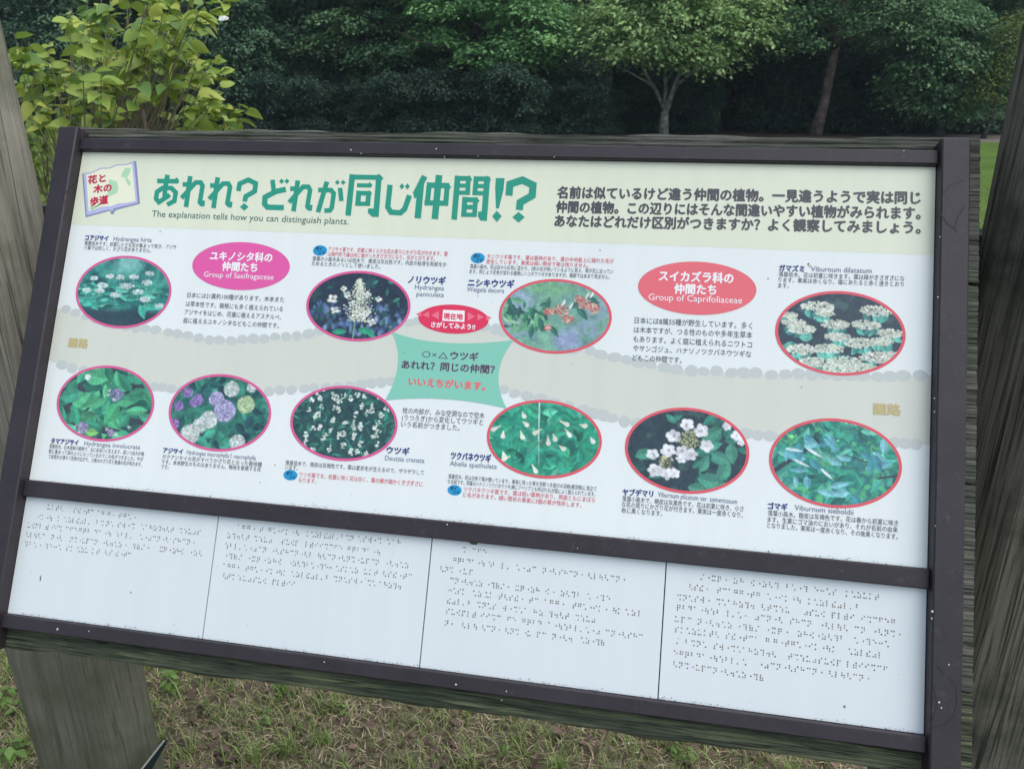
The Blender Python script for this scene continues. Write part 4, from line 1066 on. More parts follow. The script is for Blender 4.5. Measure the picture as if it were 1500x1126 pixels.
# streak of dried rain dirt on the first braille plate
u, v = P(59.5, 846)
flat('dirt_streak', [[(u - .0004, v - .003), (u + .0004, v - .003), (u + .0008, v + .003), (u - .0001, v + .004)]], M_cut, 5e-4, parent=plates[0])
# a scrap of leaf tucked under the middle bar
u0, v0 = P(687, 790); u1, v1 = P(699, 797)
leafm = mat('green_leaf_scrap', (0.06, 0.13, 0.05), 0.6)
o = thing('leaf_scrap', 'small green scrap of leaf tucked under the middle bar above the third braille plate', 'leaf', tuple(S(u0, v0)))
mb = MB(); mb.add([S(u0, V_N - .001, .0008), S(u1 + .0005, V_N - .001, .001), S(u1, v1 + .0004, .002), S((u0 + u1) / 2, v1 + .0004, .0022), S(u0 + .001, v1 - .001, .0015)], [(0, 4, 3, 2, 1)])
obj('blade', mb.v, mb.f, leafm, o)

# small plate fixed to the foot of the left post
M_plate = mat('dark_teal_plate', (0.010, 0.022, 0.024), 0.3); M_edge = mat('pale_plate_edge', (0.42, 0.43, 0.38), 0.5)
q = [at(241, 1085, 1.0), at(205, 1131, 0.965)]
pl = thing('small_plate', 'small dark teal plate with a pale edge fixed low on the left post', 'plate', tuple(q[0]))
d1 = q[1] - q[0]; out = np.array([0.62, -0.78, 0.0]); side = np.array([0.66, 0.66, -0.25]); side = side / np.linalg.norm(side) * 0.022
def slab(a, b, c_, d__, nrm, th):
    vs_ = [a, b, c_, d__] + [x - nrm * th for x in (a, b, c_, d__)]
    return vs_, [(0, 1, 2, 3), (7, 6, 5, 4), (0, 4, 5, 1), (1, 5, 6, 2), (2, 6, 7, 3), (3, 7, 4, 0)]
dd = d1 * 2.2
a_ = q[0]; v_, f_ = slab(a_, a_ + dd, a_ + dd + side * 1.6, a_ + side * .3, out, 0.003); obj('plate_face', v_, f_, M_plate, pl)
off = out * 0.0005
e_ = side / np.linalg.norm(side) * 0.0022
v_, f_ = slab(a_ + off - e_, a_ + dd + off - e_, a_ + dd + off, a_ + off, out, 0.004); obj('plate_edge', v_, f_, M_edge, pl)

# ------------------------------------------------------------------ ground
def ground_mat():
    m = mat('lawn_ground', (0.06, 0.10, 0.02), 0.95, 0.1)
    tc = N(m, 'ShaderNodeTexCoord')
    n1 = N(m, 'ShaderNodeTexNoise'); n1.inputs['Scale'].default_value = 0.55; n1.inputs['Detail'].default_value = 8
    n2 = N(m, 'ShaderNodeTexNoise'); n2.inputs['Scale'].default_value = 34; n2.inputs['Detail'].default_value = 8; n2.inputs['Roughness'].default_value = 0.75
    for n_ in (n1, n2): L(m, tc.outputs['Object'], n_.inputs['Vector'])
    r = N(m, 'ShaderNodeValToRGB'); r.color_ramp.elements[0].position = 0.3; r.color_ramp.elements[0].color = (0.075, 0.14, 0.022, 1)
    r.color_ramp.elements[1].position = 0.7; r.color_ramp.elements[1].color = (0.14, 0.22, 0.04, 1)
    L(m, n1.outputs['Fac'], r.inputs['Fac'])
    r2 = N(m, 'ShaderNodeValToRGB'); r2.color_ramp.elements[0].position = 0.38; r2.color_ramp.elements[0].color = (0.11, 0.085, 0.055, 1)
    r2.color_ramp.elements[1].position = 0.62; r2.color_ramp.elements[1].color = (0.30, 0.25, 0.17, 1)
    L(m, n2.outputs['Fac'], r2.inputs['Fac'])
    sx = N(m, 'ShaderNodeSeparateXYZ'); L(m, tc.outputs['Object'], sx.inputs[0])
    mr = N(m, 'ShaderNodeMapRange'); mr.inputs['From Min'].default_value = 3.0; mr.inputs['From Max'].default_value = 5.0
    L(m, sx.outputs['Y'], mr.inputs['Value'])
    mx = N(m, 'ShaderNodeMix', data_type='RGBA'); L(m, mr.outputs[0], mx.inputs['Factor']); L(m, r2.outputs[0], mx.inputs['A']); L(m, r.outputs[0], mx.inputs['B'])
    # speckle of blades
    mx2 = N(m, 'ShaderNodeMix', data_type='RGBA', blend_type='MULTIPLY'); mx2.inputs['Factor'].default_value = 0.6
    L(m, mx.outputs['Result'], mx2.inputs['A']); L(m, n2.outputs['Fac'], mx2.inputs['B'])
    L(m, mx2.outputs['Result'], bsdf(m).inputs['Base Color'])
    bp = N(m, 'ShaderNodeBump'); bp.inputs['Strength'].default_value = 0.8; bp.inputs['Distance'].default_value = 0.03
    L(m, n2.outputs['Fac'], bp.inputs['Height']); L(m, bp.outputs[0], bsdf(m).inputs['Normal'])
    return m
def gh(x, y):
    """gentle relief of the turf"""
    return 0.012 * mnoise.noise(Vector((x * 2.2, y * 2.2, 0))) if y < 9 else 0.0
gx = np.concatenate([[-300, -80, -30, -12], np.arange(-6, 6.01, 0.2), [12, 30, 80, 300]])
gy = np.concatenate([[-60, -15, -4], np.arange(-1.0, 9.01, 0.2), [12, 16, 22, 30, 50, 90, 400]])
vs_ = [(x, y, gh(x, y) if (abs(x) < 6 and -1 < y < 8.9) else 0.0) for y in gy for x in gx]
fs_ = [(j * len(gx) + i, j * len(gx) + i + 1, (j + 1) * len(gx) + i + 1, (j + 1) * len(gx) + i) for j in range(len(gy) - 1) for i in range(len(gx) - 1)]
obj('lawn_ground', vs_, fs_, ground_mat(), kind='structure', smooth=True)

m = mat('dirt_path', (0.13, 0.115, 0.10), 0.95, 0.1)
tc = N(m, 'ShaderNodeTexCoord'); n1 = N(m, 'ShaderNodeTexNoise'); n1.inputs['Scale'].default_value = 1.4; n1.inputs['Detail'].default_value = 9
L(m, tc.outputs['Object'], n1.inputs['Vector']); r = N(m, 'ShaderNodeValToRGB')
r.color_ramp.elements[0].position = 0.3; r.color_ramp.elements[0].color = (0.09, 0.075, 0.06, 1); r.color_ramp.elements[1].position = 0.7; r.color_ramp.elements[1].color = (0.19, 0.17, 0.15, 1)
L(m, n1.outputs['Fac'], r.inputs['Fac']); L(m, r.outputs[0], bsdf(m).inputs['Base Color'])
vs_, fs_ = [], []
xs = np.linspace(9.5, 79.5, 71)
for i, x in enumerate(xs):
    y0 = 33.6 + 0.35 * math.sin(x * .5) + 0.2 * math.sin(x * 1.3); y1 = 41.0 + 0.5 * math.sin(x * .4 + 2)
    vs_ += [(x, y0, .004), (x, y1, .004)]
    if i: fs_.append((2 * i - 2, 2 * i, 2 * i + 1, 2 * i - 1))
obj('dirt_path', vs_, fs_, m, kind='structure')
mf = mat('forest_floor', (0.03, 0.024, 0.018), 0.95, 0.05)
vs_, fs_ = [], []
for i, x in enumerate(np.linspace(-90, 90, 121)):
    vs_ += [(x, (33.0 if x < 9.3 else 41.5) + 0.4 * math.sin(x * .8), .009), (x, 100, .009)]
    if i: fs_.append((2 * i - 2, 2 * i, 2 * i + 1, 2 * i - 1))
obj('forest_floor', vs_, fs_, mf, kind='structure')

# ------------------------------------------------------------------ air
mh = bpy.data.materials.new('humid_air'); mh.use_nodes = True
mh.node_tree.nodes.remove(bsdf(mh))
pv = mh.node_tree.nodes.new('ShaderNodeVolumePrincipled')
pv.inputs['Color'].default_value = (0.72, 0.88, 1.0, 1); pv.inputs['Density'].default_value = 0.00045; pv.inputs['Anisotropy'].default_value = 0.2
mh.node_tree.links.new(pv.outputs[0], mh.node_tree.nodes['Material Output'].inputs['Volume'])
mb = MB(); wbox(mb, -320, 320, -80, 420, -1.0, 40)
obj('haze', mb.v, mb.f, mh, kind='stuff')

# ------------------------------------------------------------------ foliage materials
def leaf_mat(name, dark, light, trans=0.3, rough=0.55):
    m = bpy.data.materials.new(name); m.use_nodes = True
    b = bsdf(m); b.inputs['Roughness'].default_value = rough; b.inputs['Specular IOR Level'].default_value = 0.3
    at_ = N(m, 'ShaderNodeAttribute'); at_.attribute_name = 'tint'
    mx = N(m, 'ShaderNodeMix', data_type='RGBA'); mx.inputs['A'].default_value = (*dark, 1); mx.inputs['B'].default_value = (*light, 1)
    L(m, at_.outputs['Fac'], mx.inputs['Factor'])
    L(m, mx.outputs['Result'], b.inputs['Base Color'])
    tr = N(m, 'ShaderNodeBsdfTranslucent'); L(m, mx.outputs['Result'], tr.inputs['Color'])
    ms = N(m, 'ShaderNodeMixShader'); ms.inputs[0].default_value = trans
    out = m.node_tree.nodes['Material Output']
    L(m, b.outputs[0], ms.inputs[1]); L(m, tr.outputs[0], ms.inputs[2]); L(m, ms.outputs[0], out.inputs['Surface'])
    return m

def leaf_soup(centers, normals, dirs, sizes, tints, ratio=0.5, tri=False):
    """many small leaf blades: a kite-shaped quad each"""
    n_ = len(centers)
    side = np.cross(normals, dirs); side /= np.linalg.norm(side, axis=1)[:, None] + 1e-9
    s_ = sizes[:, None]
    p0 = centers - dirs * s_ * .5
    p1 = centers + side * s_ * ratio * .5 - dirs * s_ * .05 + normals * s_ * .06
    p2 = centers + dirs * s_ * .5
    p3 = centers - side * s_ * ratio * .5 - dirs * s_ * .05 + normals * s_ * .06
    v = np.stack([p0, p1, p2, p3], 1).reshape(-1, 3)
    f = np.arange(4 * n_).reshape(-1, 4)
    t = np.repeat(tints, 4)
    return v, f, t
def rand_unit(r, n_):
    v = r.normal(size=(n_, 3)); return v / np.linalg.norm(v, axis=1)[:, None]
def soup_mesh(name, v, f, t, m):
    me = mesh_from(name, v, f, m)
    a = me.attributes.new('tint', 'FLOAT', 'POINT'); a.data.foreach_set('value', t.astype(np.float32))
    return me

def crown_mesh(name, seed, blobs, n_spray, per, leaf, material, droop=0.25, flat_=0.35, shell=0.55):
    """blobs: (x, y, z, rx, ry, rz); sprays of leaves sit mostly in the outer shell of each"""
    r = np.random.default_rng(seed)
    vol = np.array([b[3] * b[4] * b[5] for b in blobs]) ** 0.7; pr = vol / vol.sum()
    C, Nn, D, Sz, Tt = [], [], [], [], []
    which = r.choice(len(blobs), n_spray, p=pr)
    for k in range(n_spray):
        b = blobs[which[k]]
        d = rand_unit(r, 1)[0]; q = (shell + (1 - shell) * r.random()) if r.random() < 0.8 else r.random()
        c = np.array(b[:3]) + d * q * np.array(b[3:])
        if c[2] < 0.25: continue
        outd = d * np.array([1, 1, 0.3]); outd /= np.linalg.norm(outd) + 1e-9
        R0 = r.uniform(0.35, 0.8) * (leaf / 0.14) ** .5
        nn = int(per * r.uniform(.7, 1.3))
        a = r.uniform(0, 2 * math.pi, nn); rr = np.sqrt(r.random(nn)) * R0
        loc = np.stack([rr * np.cos(a), rr * np.sin(a), r.normal(0, .09, nn) - droop * rr ** 2 / R0], 1)
        along = loc[:, :2] @ outd[:2]
        loc[:, 2] -= droop * np.clip(along, 0, None) * .8
        tilt = r.normal(0, flat_, (nn, 3)); nrm = np.array([0, 0, 1.0]) + tilt + outd * 0.35
        nrm /= np.linalg.norm(nrm, axis=1)[:, None]
        dr = rand_unit(r, nn) * 0.7 + outd + np.array([0, 0, -0.35]); dr -= nrm * (dr * nrm).sum(1)[:, None]; dr /= np.linalg.norm(dr, axis=1)[:, None]
        base = r.random()
        C.append(c + loc); Nn.append(nrm); D.append(dr); Sz.append(leaf * r.uniform(.6, 1.3, nn)); Tt.append(np.clip(base ** 1.5 * .85 + r.random(nn) * .3 - .05, 0, 1))
    v, f, t = leaf_soup(np.concatenate(C), np.concatenate(Nn), np.concatenate(D), np.concatenate(Sz), np.concatenate(Tt), 0.55)
    return soup_mesh(name, v, f, t, material)

def bark_mat(name, c1, c2, sc=9):
    m = mat(name, c1, 0.9, 0.15)
    tc = N(m, 'ShaderNodeTexCoord'); n_ = N(m, 'ShaderNodeTexNoise'); n_.inputs['Scale'].default_value = sc; n_.inputs['Detail'].default_value = 8; n_.inputs['Roughness'].default_value = .7
    L(m, tc.outputs['Object'], n_.inputs['Vector']); r = N(m, 'ShaderNodeValToRGB')
    r.color_ramp.elements[0].position = .4; r.color_ramp.elements[0].color = (*c1, 1); r.color_ramp.elements[1].position = .62; r.color_ramp.elements[1].color = (*c2, 1)
    L(m, n_.outputs['Fac'], r.inputs['Fac']); L(m, r.outputs[0], bsdf(m).inputs['Base Color'])
    bp = N(m, 'ShaderNodeBump'); bp.inputs['Strength'].default_value = .6; bp.inputs['Distance'].default_value = .03; L(m, n_.outputs['Fac'], bp.inputs['Height']); L(m, bp.outputs[0], bsdf(m).inputs['Normal'])
    return m
M_bark_pale = bark_mat('pale_lichened_bark', (0.06, 0.06, 0.05), (0.25, 0.25, 0.22), 5)
M_bark_red = bark_mat('reddish_bark', (0.06, 0.045, 0.038), (0.16, 0.12, 0.10), 4)
M_bark_dark = bark_mat('dark_bark', (0.025, 0.025, 0.02), (0.06, 0.055, 0.045), 5)

L_dark = leaf_mat('dark_evergreen_leaf', (0.040, 0.095, 0.056), (0.15, 0.27, 0.14))
L_mid = leaf_mat('forest_leaf', (0.055, 0.135, 0.065), (0.22, 0.38, 0.16))
L_maple = leaf_mat('maple_leaf', (0.12, 0.28, 0.11), (0.34, 0.60, 0.22))
L_pale = leaf_mat('pale_cherry_leaf', (0.22, 0.36, 0.13), (0.45, 0.60, 0.25))
L_yel = leaf_mat('yellowing_leaf', (0.09, 0.15, 0.04), (0.26, 0.32, 0.07))
L_shrub = leaf_mat('shrub_leaf', (0.10, 0.165, 0.035), (0.24, 0.32, 0.075), 0.35, 0.5)

def limbs(mb, base, top, r0, r1, n_branch, spread, rise, r, z_from=0.4, wig=0.05):
    pts = []; k = 9
    base = np.array(base, float); top = np.array(top, float)
    for i in range(k + 1):
        t = i / k; q = base * (1 - t) + top * t + np.array([math.sin(t * 5 + r.random()) * wig, math.cos(t * 4) * wig, 0]) * (1 if 0 < i < k else 0) * 3
        pts.append(q)
    rad = [r0 + (r1 - r0) * (i / k) for i in range(k + 1)]; rad[0] *= 1.35
    mb.tube(pts, rad, 10)
    for j in range(n_branch):
        t = z_from + (1 - z_from) * (j + r.random()) / n_branch
        p = base * (1 - t) + top * t; a = r.uniform(0, 2 * math.pi); ln = spread * r.uniform(.6, 1.1) * (1.15 - .6 * t)
        q = [p + np.array([math.cos(a), math.sin(a), 0]) * ln * s_ + np.array([0, 0, rise * ln * s_ ** .8]) + r.normal(0, .04, 3) * ln * s_ for s_ in (0, .35, .7, 1)]
        rr = (r0 + (r1 - r0) * t) * .42
        mb.tube(q, [rr, rr * .7, rr * .4, rr * .15], 6)

def tree(name, label, x, y, crown, trunk_fn, bark, group=None):
    t = thing(name, label, 'tree', (x, y, 0), group)
    mb = MB(); trunk_fn(mb)
    tr = bpy.data.objects.new('trunk', mesh_from('trunk', mb.v, mb.f, bark, True)); COL.objects.link(tr); tr.parent = t
    c = bpy.data.objects.new('crown', crown); COL.objects.link(c); c.parent = t
    return t

# pale-barked tree: forked trunk, light leaves
g = at(972, 196, 37.0)
r = np.random.default_rng(21)
def tf(mb):
    mb.tube([(0, 0, -.1), (-.02, 0, .5), (.0, 0, .95)], [.25, .19, .18], 10)
    for (pts, rs) in (([(0, 0, .85), (-.42, 0, 1.8), (-1.2, .2, 2.9), (-2.3, .3, 4.2)], [.13, .10, .07, .03]),
                      ([(0, 0, .85), (.30, -.1, 1.9), (.75, -.2, 3.2), (1.4, 0, 4.9)], [.15, .11, .08, .04]),
                      ([(0, 0, .9), (-.06, .2, 2.1), (-.2, .4, 3.6), (.1, .4, 5.6)], [.12, .09, .06, .03]),
                      ([(-.42, 0, 1.8), (-.9, -.5, 2.2), (-1.9, -.9, 2.7)], [.07, .05, .02]),
                      ([(.30, -.1, 1.9), (1.2, -.5, 2.7), (2.4, -.6, 3.3)], [.08, .05, .02]),
                      ([(.6, -.2, 2.8), (.4, -1.0, 3.8), (.3, -1.6, 4.6)], [.09, .06, .03])):
        mb.tube(pts, rs, 8)
cm = crown_mesh('pale_crown', 31, [(-1.9, -.4, 4.4, 2.3, 2.0, 1.5), (.2, -.7, 4.7, 2.5, 2.2, 1.9), (2.2, -.3, 4.3, 2.3, 2.0, 1.4), (.3, 0, 6.6, 3.2, 2.6, 1.9), (-3.0, 0, 5.2, 1.5, 1.5, 1.1), (3.4, 0, 5.0, 1.4, 1.4, 1.2), (-.5, -1.2, 3.7, 1.7, 1.2, .8), (1.7, -1, 3.3, 1.3, 1.0, .7)],
                560, 46, 0.21, L_pale, .45)
tree('broadleaf_tree', 'small pale-barked forked tree with light green leaves above the middle of the sign', g[0], 37.0, cm, tf, M_bark_pale)

# tree with the straight reddish trunk
g = at(1194, 197, 38.5)
def tf(mb):
    limbs(mb, (0, 0, -.1), (.9, 0, 12.5), .23, .1, 22, 4.2, .25, np.random.default_rng(5), .2, .04)
cm = crown_mesh('red_trunk_crown', 32, [(-1.4, -.4, 4.5, 3.0, 2.6, 1.1), (2.6, -.2, 4.8, 3.2, 2.6, 1.2), (.6, 0, 6.8, 4.2, 3.4, 1.6), (.8, 0, 9.5, 3.6, 3.2, 2.0), (.9, 0, 12, 2.3, 2.3, 1.8), (4.4, -.2, 4.2, 2.0, 1.6, .9), (-2.6, .2, 3.8, 1.7, 1.5, .7)],
                760, 44, 0.17, L_mid, .3)
tree('tall_tree', 'tall tree with a straight reddish trunk, right of the pale-barked tree', g[0], 38.5, cm, tf, M_bark_red)

# round bushy tree at the right, yellowing on its outer side
g = at(1385, 190, 38.0)
def tf(mb):
    limbs(mb, (0, 0, -.1), (.1, 0, 4.2), .2, .05, 10, 1.8, .5, np.random.default_rng(8), .2)
cm = crown_mesh('round_crown', 33, [(-.3, 0, 2.6, 2.6, 2.2, 1.9), (1.4, -.2, 3.3, 1.9, 1.8, 1.4), (-1.0, 0, 4.2, 2.3, 2.0, 1.3), (1.0, 0, 1.6, 1.8, 1.6, 1.2), (2.5, 0, 3.9, 1.0, 1.0, .7)], 460, 44, 0.18, L_mid, .3)
tree('bushy_tree', 'round bushy tree standing between the reddish trunk and the right post', g[0] - .3, 38.0, cm, tf, M_bark_dark)
g = at(1462, 120, 37.0)
cm = crown_mesh('yellow_crown', 34, [(0, 0, 3.4, .9, .9, 1.0), (-.5, 0, 2.2, .8, .8, 1.0), (.1, 0, 4.3, .7, .7, .5)], 110, 46, 0.12, L_yel, .3)
def tf(mb):
    limbs(mb, (-.3, 0, -.1), (0, 0, 4.2), .1, .03, 6, .8, .6, np.random.default_rng(9), .25)
tree('young_tree', 'slim yellow-green young tree beside the top of the right post', g[0], 36.6, cm, tf, M_bark_dark)

# maple with layered boughs, left of the pale tree
g = at(700, 190, 38.0)
def tf(mb):
    limbs(mb, (0, 0, -.1), (-.4, 0, 10), .3, .08, 16, 4.4, .12, np.random.default_rng(12), .25)
cm = crown_mesh('maple_crown', 35, [(1.4, -.8, 3.5, 2.6, 2.0, .7), (3.0, -1.4, 3.9, 2.0, 1.4, .8), (2.6, -1.0, 5.1, 2.3, 1.8, .7), (-.6, -.6, 5.4, 2.8, 2.2, .7), (2.0, -.5, 6.4, 2.8, 2.4, .9), (-.2, 0, 7.8, 3.4, 3.0, 1.5), (3.0, -1.0, 3.6, 1.5, 1.2, .5), (-1.8, -.4, 4.2, 2.0, 1.6, .5)],
                600, 50, 0.22, L_maple, .35, .25)
tree('maple_tree', 'green maple with layered drooping boughs just left of the pale tree', g[0], 38.0, cm, tf, M_bark_dark)
g = at(560, 190, 39.0)
def tf(mb):
    limbs(mb, (0, 0, -.1), (.2, 0, 11), .3, .08, 16, 4.0, .12, np.random.default_rng(13), .25)
cm = crown_mesh('layered_crown', 36, [(-.6, -.8, 5.0, 3.0, 2.2, .6), (.6, -1.0, 3.5, 2.4, 1.8, .6), (1.2, -.5, 6.3, 3.0, 2.4, .8), (-.8, 0, 7.8, 3.2, 3.0, 1.5), (-2.2, -1, 3.9, 1.7, 1.4, .5), (0, 0, 2.2, 2.2, 1.6, .8)], 520, 50, 0.21, L_mid, .35, .25)
tree('layered_tree', 'dark green tree with flat layered boughs above the Japanese title', g[0], 39.0, cm, tf, M_bark_dark)

# dark evergreens at the left
evg = crown_mesh('evergreen_crown', 37, [(0, 0, 2.0, 2.6, 2.4, 1.6), (0, 0, 4.2, 2.7, 2.5, 1.8), (0, 0, 6.6, 2.3, 2.2, 1.8), (0, 0, 9.0, 1.8, 1.7, 1.9), (0, 0, 11, 1.1, 1.1, 1.5)], 800, 40, 0.19, L_dark, .45)
def tf(mb):
    limbs(mb, (0, 0, -.1), (0, 0, 11.5), .28, .05, 14, 1.8, .1, np.random.default_rng(14), .15)
evs = None
for (px, Y, s_, lab) in ((350, 36.0, .95, 'dark evergreen tree just right of the leafy yellow-green shrub'),
                         (455, 39.5, 1.05, 'dark evergreen tree second to the right of the leafy shrub'),
                         (245, 40.0, 1.1, 'dark evergreen tree rising behind the leafy yellow-green shrub'),
                         (110, 38.5, 1.1, 'dark evergreen tree behind the left side of the leafy shrub'),
                         (-20, 39.5, 1.05, 'dark evergreen tree seen past the left post')):
    g = at(px, 190, Y)
    if evs is None:
        evs = tree('evergreen_tree', lab, g[0], Y, evg, tf, M_bark_dark, 'dark evergreens along the left of the lawn'); evs.scale = (s_,) * 3
    else:
        dup(evs, (g[0], Y, 0), random.uniform(0, 6), s_, lab)

# the wood behind: three kinds of tree, repeated
kinds = []
for i, (lm, blobs, lab) in enumerate(((L_mid, [(0, 0, 5, 3.4, 3.2, 2.2), (1.5, 0, 8, 3.0, 3.0, 2.3), (-1.6, 0, 8.6, 3.0, 2.8, 2.3), (0, 0, 11.5, 3.2, 3.0, 2.2)], 'b'),
                                      (L_dark, [(0, 0, 3.6, 3.0, 2.8, 2.4), (0.4, 0, 7.4, 3.2, 3.0, 2.6), (-.4, 0, 11, 2.8, 2.8, 2.6)], 'c'),
                                      (L_mid, [(0, 0, 4.4, 3.8, 3.0, 1.6), (2, 0, 6.6, 2.6, 2.6, 1.8), (-2, 0, 7.2, 2.8, 2.6, 1.8), (0, 0, 10, 3.6, 3.4, 2.6)], 'd'))):
    cm = crown_mesh('forest_crown', 50 + i, blobs, 700, 40, 0.20, lm, .35)
    def tf(mb, i=i):
        limbs(mb, (0, 0, -.1), (0.2, 0, 11), .3, .08, 10, 3.0, .4, np.random.default_rng(60 + i), .25)
    kinds.append((cm, tf))
made = [None] * 3
rw = random.Random(5)
k = 0
for row, Y in enumerate((44.0, 48.5, 54.0)):
    for j in range(15):
        X = -42 + j * 6.0 + rw.uniform(-1.3, 1.3) + row * 2.4
        i = (j + row * 2 + rw.randrange(2)) % 3
        y_ = Y + rw.uniform(-1.2, 1.2); s_ = rw.uniform(.95, 1.3)
        lab = 'tall leafy forest tree in the dark wood behind the lawn'
        if made[i] is None:
            made[i] = tree('forest_tree', lab, X, y_, kinds[i][0], kinds[i][1], M_bark_dark, 'trees of the wood behind the lawn'); made[i].scale = (s_,) * 3
        else:
            dup(made[i], (X, y_, 0), rw.uniform(0, 6), s_, lab)
# thin dark trunk seen high at the right
g = at(1418, 20, 43.0)
mb = MB(); mb.tube([(0, 0, -.1), (.1, 0, 4), (.3, 0, 9)], [.26, .2, .12], 8)
t = thing('bare_trunk', 'dark bare tree trunk showing high up between the bushy tree and the right post', 'tree', (g[0] - .2, 42.5, 0))
o = bpy.data.objects.new('trunk', mesh_from('trunk', mb.v, mb.f, M_bark_dark, True)); COL.objects.link(o); o.parent = t

# undergrowth
ug = crown_mesh('undergrowth', 70, [(0, 0, .5, 2.3, 1.4, .6)] + [(rw.uniform(-2.2, 2.2), rw.uniform(-.7, .7), rw.uniform(.5, 3.4), rw.uniform(.4, .9), rw.uniform(.4, .8), rw.uniform(.3, .8)) for _ in range(16)], 360, 40, 0.17, L_dark, .3)
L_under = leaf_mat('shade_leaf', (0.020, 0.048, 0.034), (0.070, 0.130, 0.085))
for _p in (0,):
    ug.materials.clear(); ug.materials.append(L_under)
u0_ = None
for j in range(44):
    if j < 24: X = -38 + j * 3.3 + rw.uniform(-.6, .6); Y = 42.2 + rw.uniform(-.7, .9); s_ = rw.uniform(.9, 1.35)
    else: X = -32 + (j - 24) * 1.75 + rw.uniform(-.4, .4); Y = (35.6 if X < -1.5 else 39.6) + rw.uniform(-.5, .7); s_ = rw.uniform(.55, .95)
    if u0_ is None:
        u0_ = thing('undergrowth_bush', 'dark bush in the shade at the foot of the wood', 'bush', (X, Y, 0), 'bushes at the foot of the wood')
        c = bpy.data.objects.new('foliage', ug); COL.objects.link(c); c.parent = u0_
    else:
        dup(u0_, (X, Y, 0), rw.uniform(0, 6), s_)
# wooded slope that closes the view
m = mat('wooded_slope', (0.02, 0.035, 0.02), 1.0, 0.05)
tc = N(m, 'ShaderNodeTexCoord'); n_ = N(m, 'ShaderNodeTexNoise'); n_.inputs['Scale'].default_value = 1.5; n_.inputs['Detail'].default_value = 8
L(m, tc.outputs['Object'], n_.inputs['Vector']); r = N(m, 'ShaderNodeValToRGB')
r.color_ramp.elements[0].color = (0.008, 0.016, 0.010, 1); r.color_ramp.elements[1].color = (0.04, 0.07, 0.035, 1); L(m, n_.outputs['Fac'], r.inputs['Fac']); L(m, r.outputs[0], bsdf(m).inputs['Base Color'])
vs_, fs_ = [], []
for j, (y_, z_) in enumerate(((57, -.2), (62, 6), (68, 13), (80, 22), (110, 32))):
    for i in range(60):
        x = -150 + i * 5.1; vs_.append((x, y_ + 2 * math.sin(i * 1.3 + j), z_ + (1.4 * math.sin(i * .9 + j * 2) if j else 0)))
for j in range(4):
    for i in range(59):
        fs_.append((j * 60 + i, j * 60 + i + 1, (j + 1) * 60 + i + 1, (j + 1) * 60 + i))
obj('wooded_slope', vs_, fs_, m, kind='structure', smooth=True)

# ------------------------------------------------------------------ leafy shrub behind the left post
YS = 2.75
base = at(150, 330, YS); base[2] = 0
shrub = thing('leafy_shrub', 'bright yellow-green shrub with large oval leaves behind the upper left corner of the sign', 'shrub', tuple(base))
r = np.random.default_rng(90)
# one leaf blade, folded along the midrib, tip drooping
def blade():
    v, f = [], []
    prof = [(0, .0), (.12, .22), (.32, .34), (.55, .33), (.78, .2), (.92, .07), (1.0, 0)]
    for (t, w) in prof:
        z = -.16 * t * t
        v += [(-w, t, z + .25 * w), (0, t, z), (w, t, z + .25 * w)]
    for i in range(len(prof) - 1):
        a = i * 3
        f += [(a, a + 1, a + 4, a + 3), (a + 1, a + 2, a + 5, a + 4)]
    return np.array(v), np.array(f)
BV, BF = blade()
blade_meshes = []
M_blades = []
for k, (da, li) in enumerate((((0.21, 0.31, 0.055), 0), ((0.29, 0.39, 0.075), 0), ((0.40, 0.45, 0.09), 0), ((0.15, 0.26, 0.065), 0))):
    mm = leaf_mat('shrub_leaf_blade', da, tuple(min(1, x * 1.25) for x in da), 0.35, 0.42)
    tc = N(mm, 'ShaderNodeTexCoord'); wv = N(mm, 'ShaderNodeTexWave'); wv.inputs['Scale'].default_value = 4.5; wv.inputs['Distortion'].default_value = .6
    mp = N(mm, 'ShaderNodeMapping'); mp.inputs['Rotation'].default_value = (0, 0, .9)
    L(mm, tc.outputs['Object'], mp.inputs[0]); L(mm, mp.outputs[0], wv.inputs['Vector']); bp = N(mm, 'ShaderNodeBump'); bp.inputs['Strength'].default_value = .12; bp.inputs['Distance'].default_value = .006
    L(mm, wv.outputs['Fac'], bp.inputs['Height']); L(mm, bp.outputs[0], bsdf(mm).inputs['Normal'])
    M_blades.append(mm)
    Vk = BV.copy(); Vk[:, 2] -= (0.0, .25, .45, .12)[k] * Vk[:, 1] ** 2; Vk[:, 0] += (0, .06, -.08, .1)[k] * Vk[:, 1] ** 2; Vk[:, 2] += (0, .25, .5, .1)[k] * np.abs(Vk[:, 0])
    me = mesh_from('leaf', Vk, BF, mm, True); blade_meshes.append(me)
clusters = [(50, 110, 50, 40), (110, 75, 55, 60), (185, 55, 60, 70), (250, 25, 55, 60), (90, 150, 55, 50), (170, 110, 60, 60), (240, 85, 45, 38), (300, 110, 32, 22), (322, 95, 22, 10), (330, 150, 28, 20), (290, 160, 24, 14),
            (55, 215, 38, 28), (60, 275, 26, 18), (30, 60, 26, 18), (290, -10, 40, 40), (200, -30, 70, 50), (120, 20, 30, 12), (355, 165, 12, 5), (280, 180, 40, 8), (60, 180, 45, 26), (130, 140, 50, 30)]
tips = []
mb = MB()
stems = [at(x, 300, YS + dy) for x, dy in ((70, .1), (110, -.05), (150, .1), (185, .0), (95, .25), (130, -.2))]
def tip_point():
    c = clusters[r.choice(len(clusters), p=np.array([q[3] for q in clusters]) / sum(q[3] for q in clusters))]
    t = r.uniform(0, 2 * math.pi); q = math.sqrt(r.random()) * c[2]
    return at(c[0] + q * math.cos(t), c[1] + q * math.sin(t), YS + r.normal(0, .24))
leafs = []
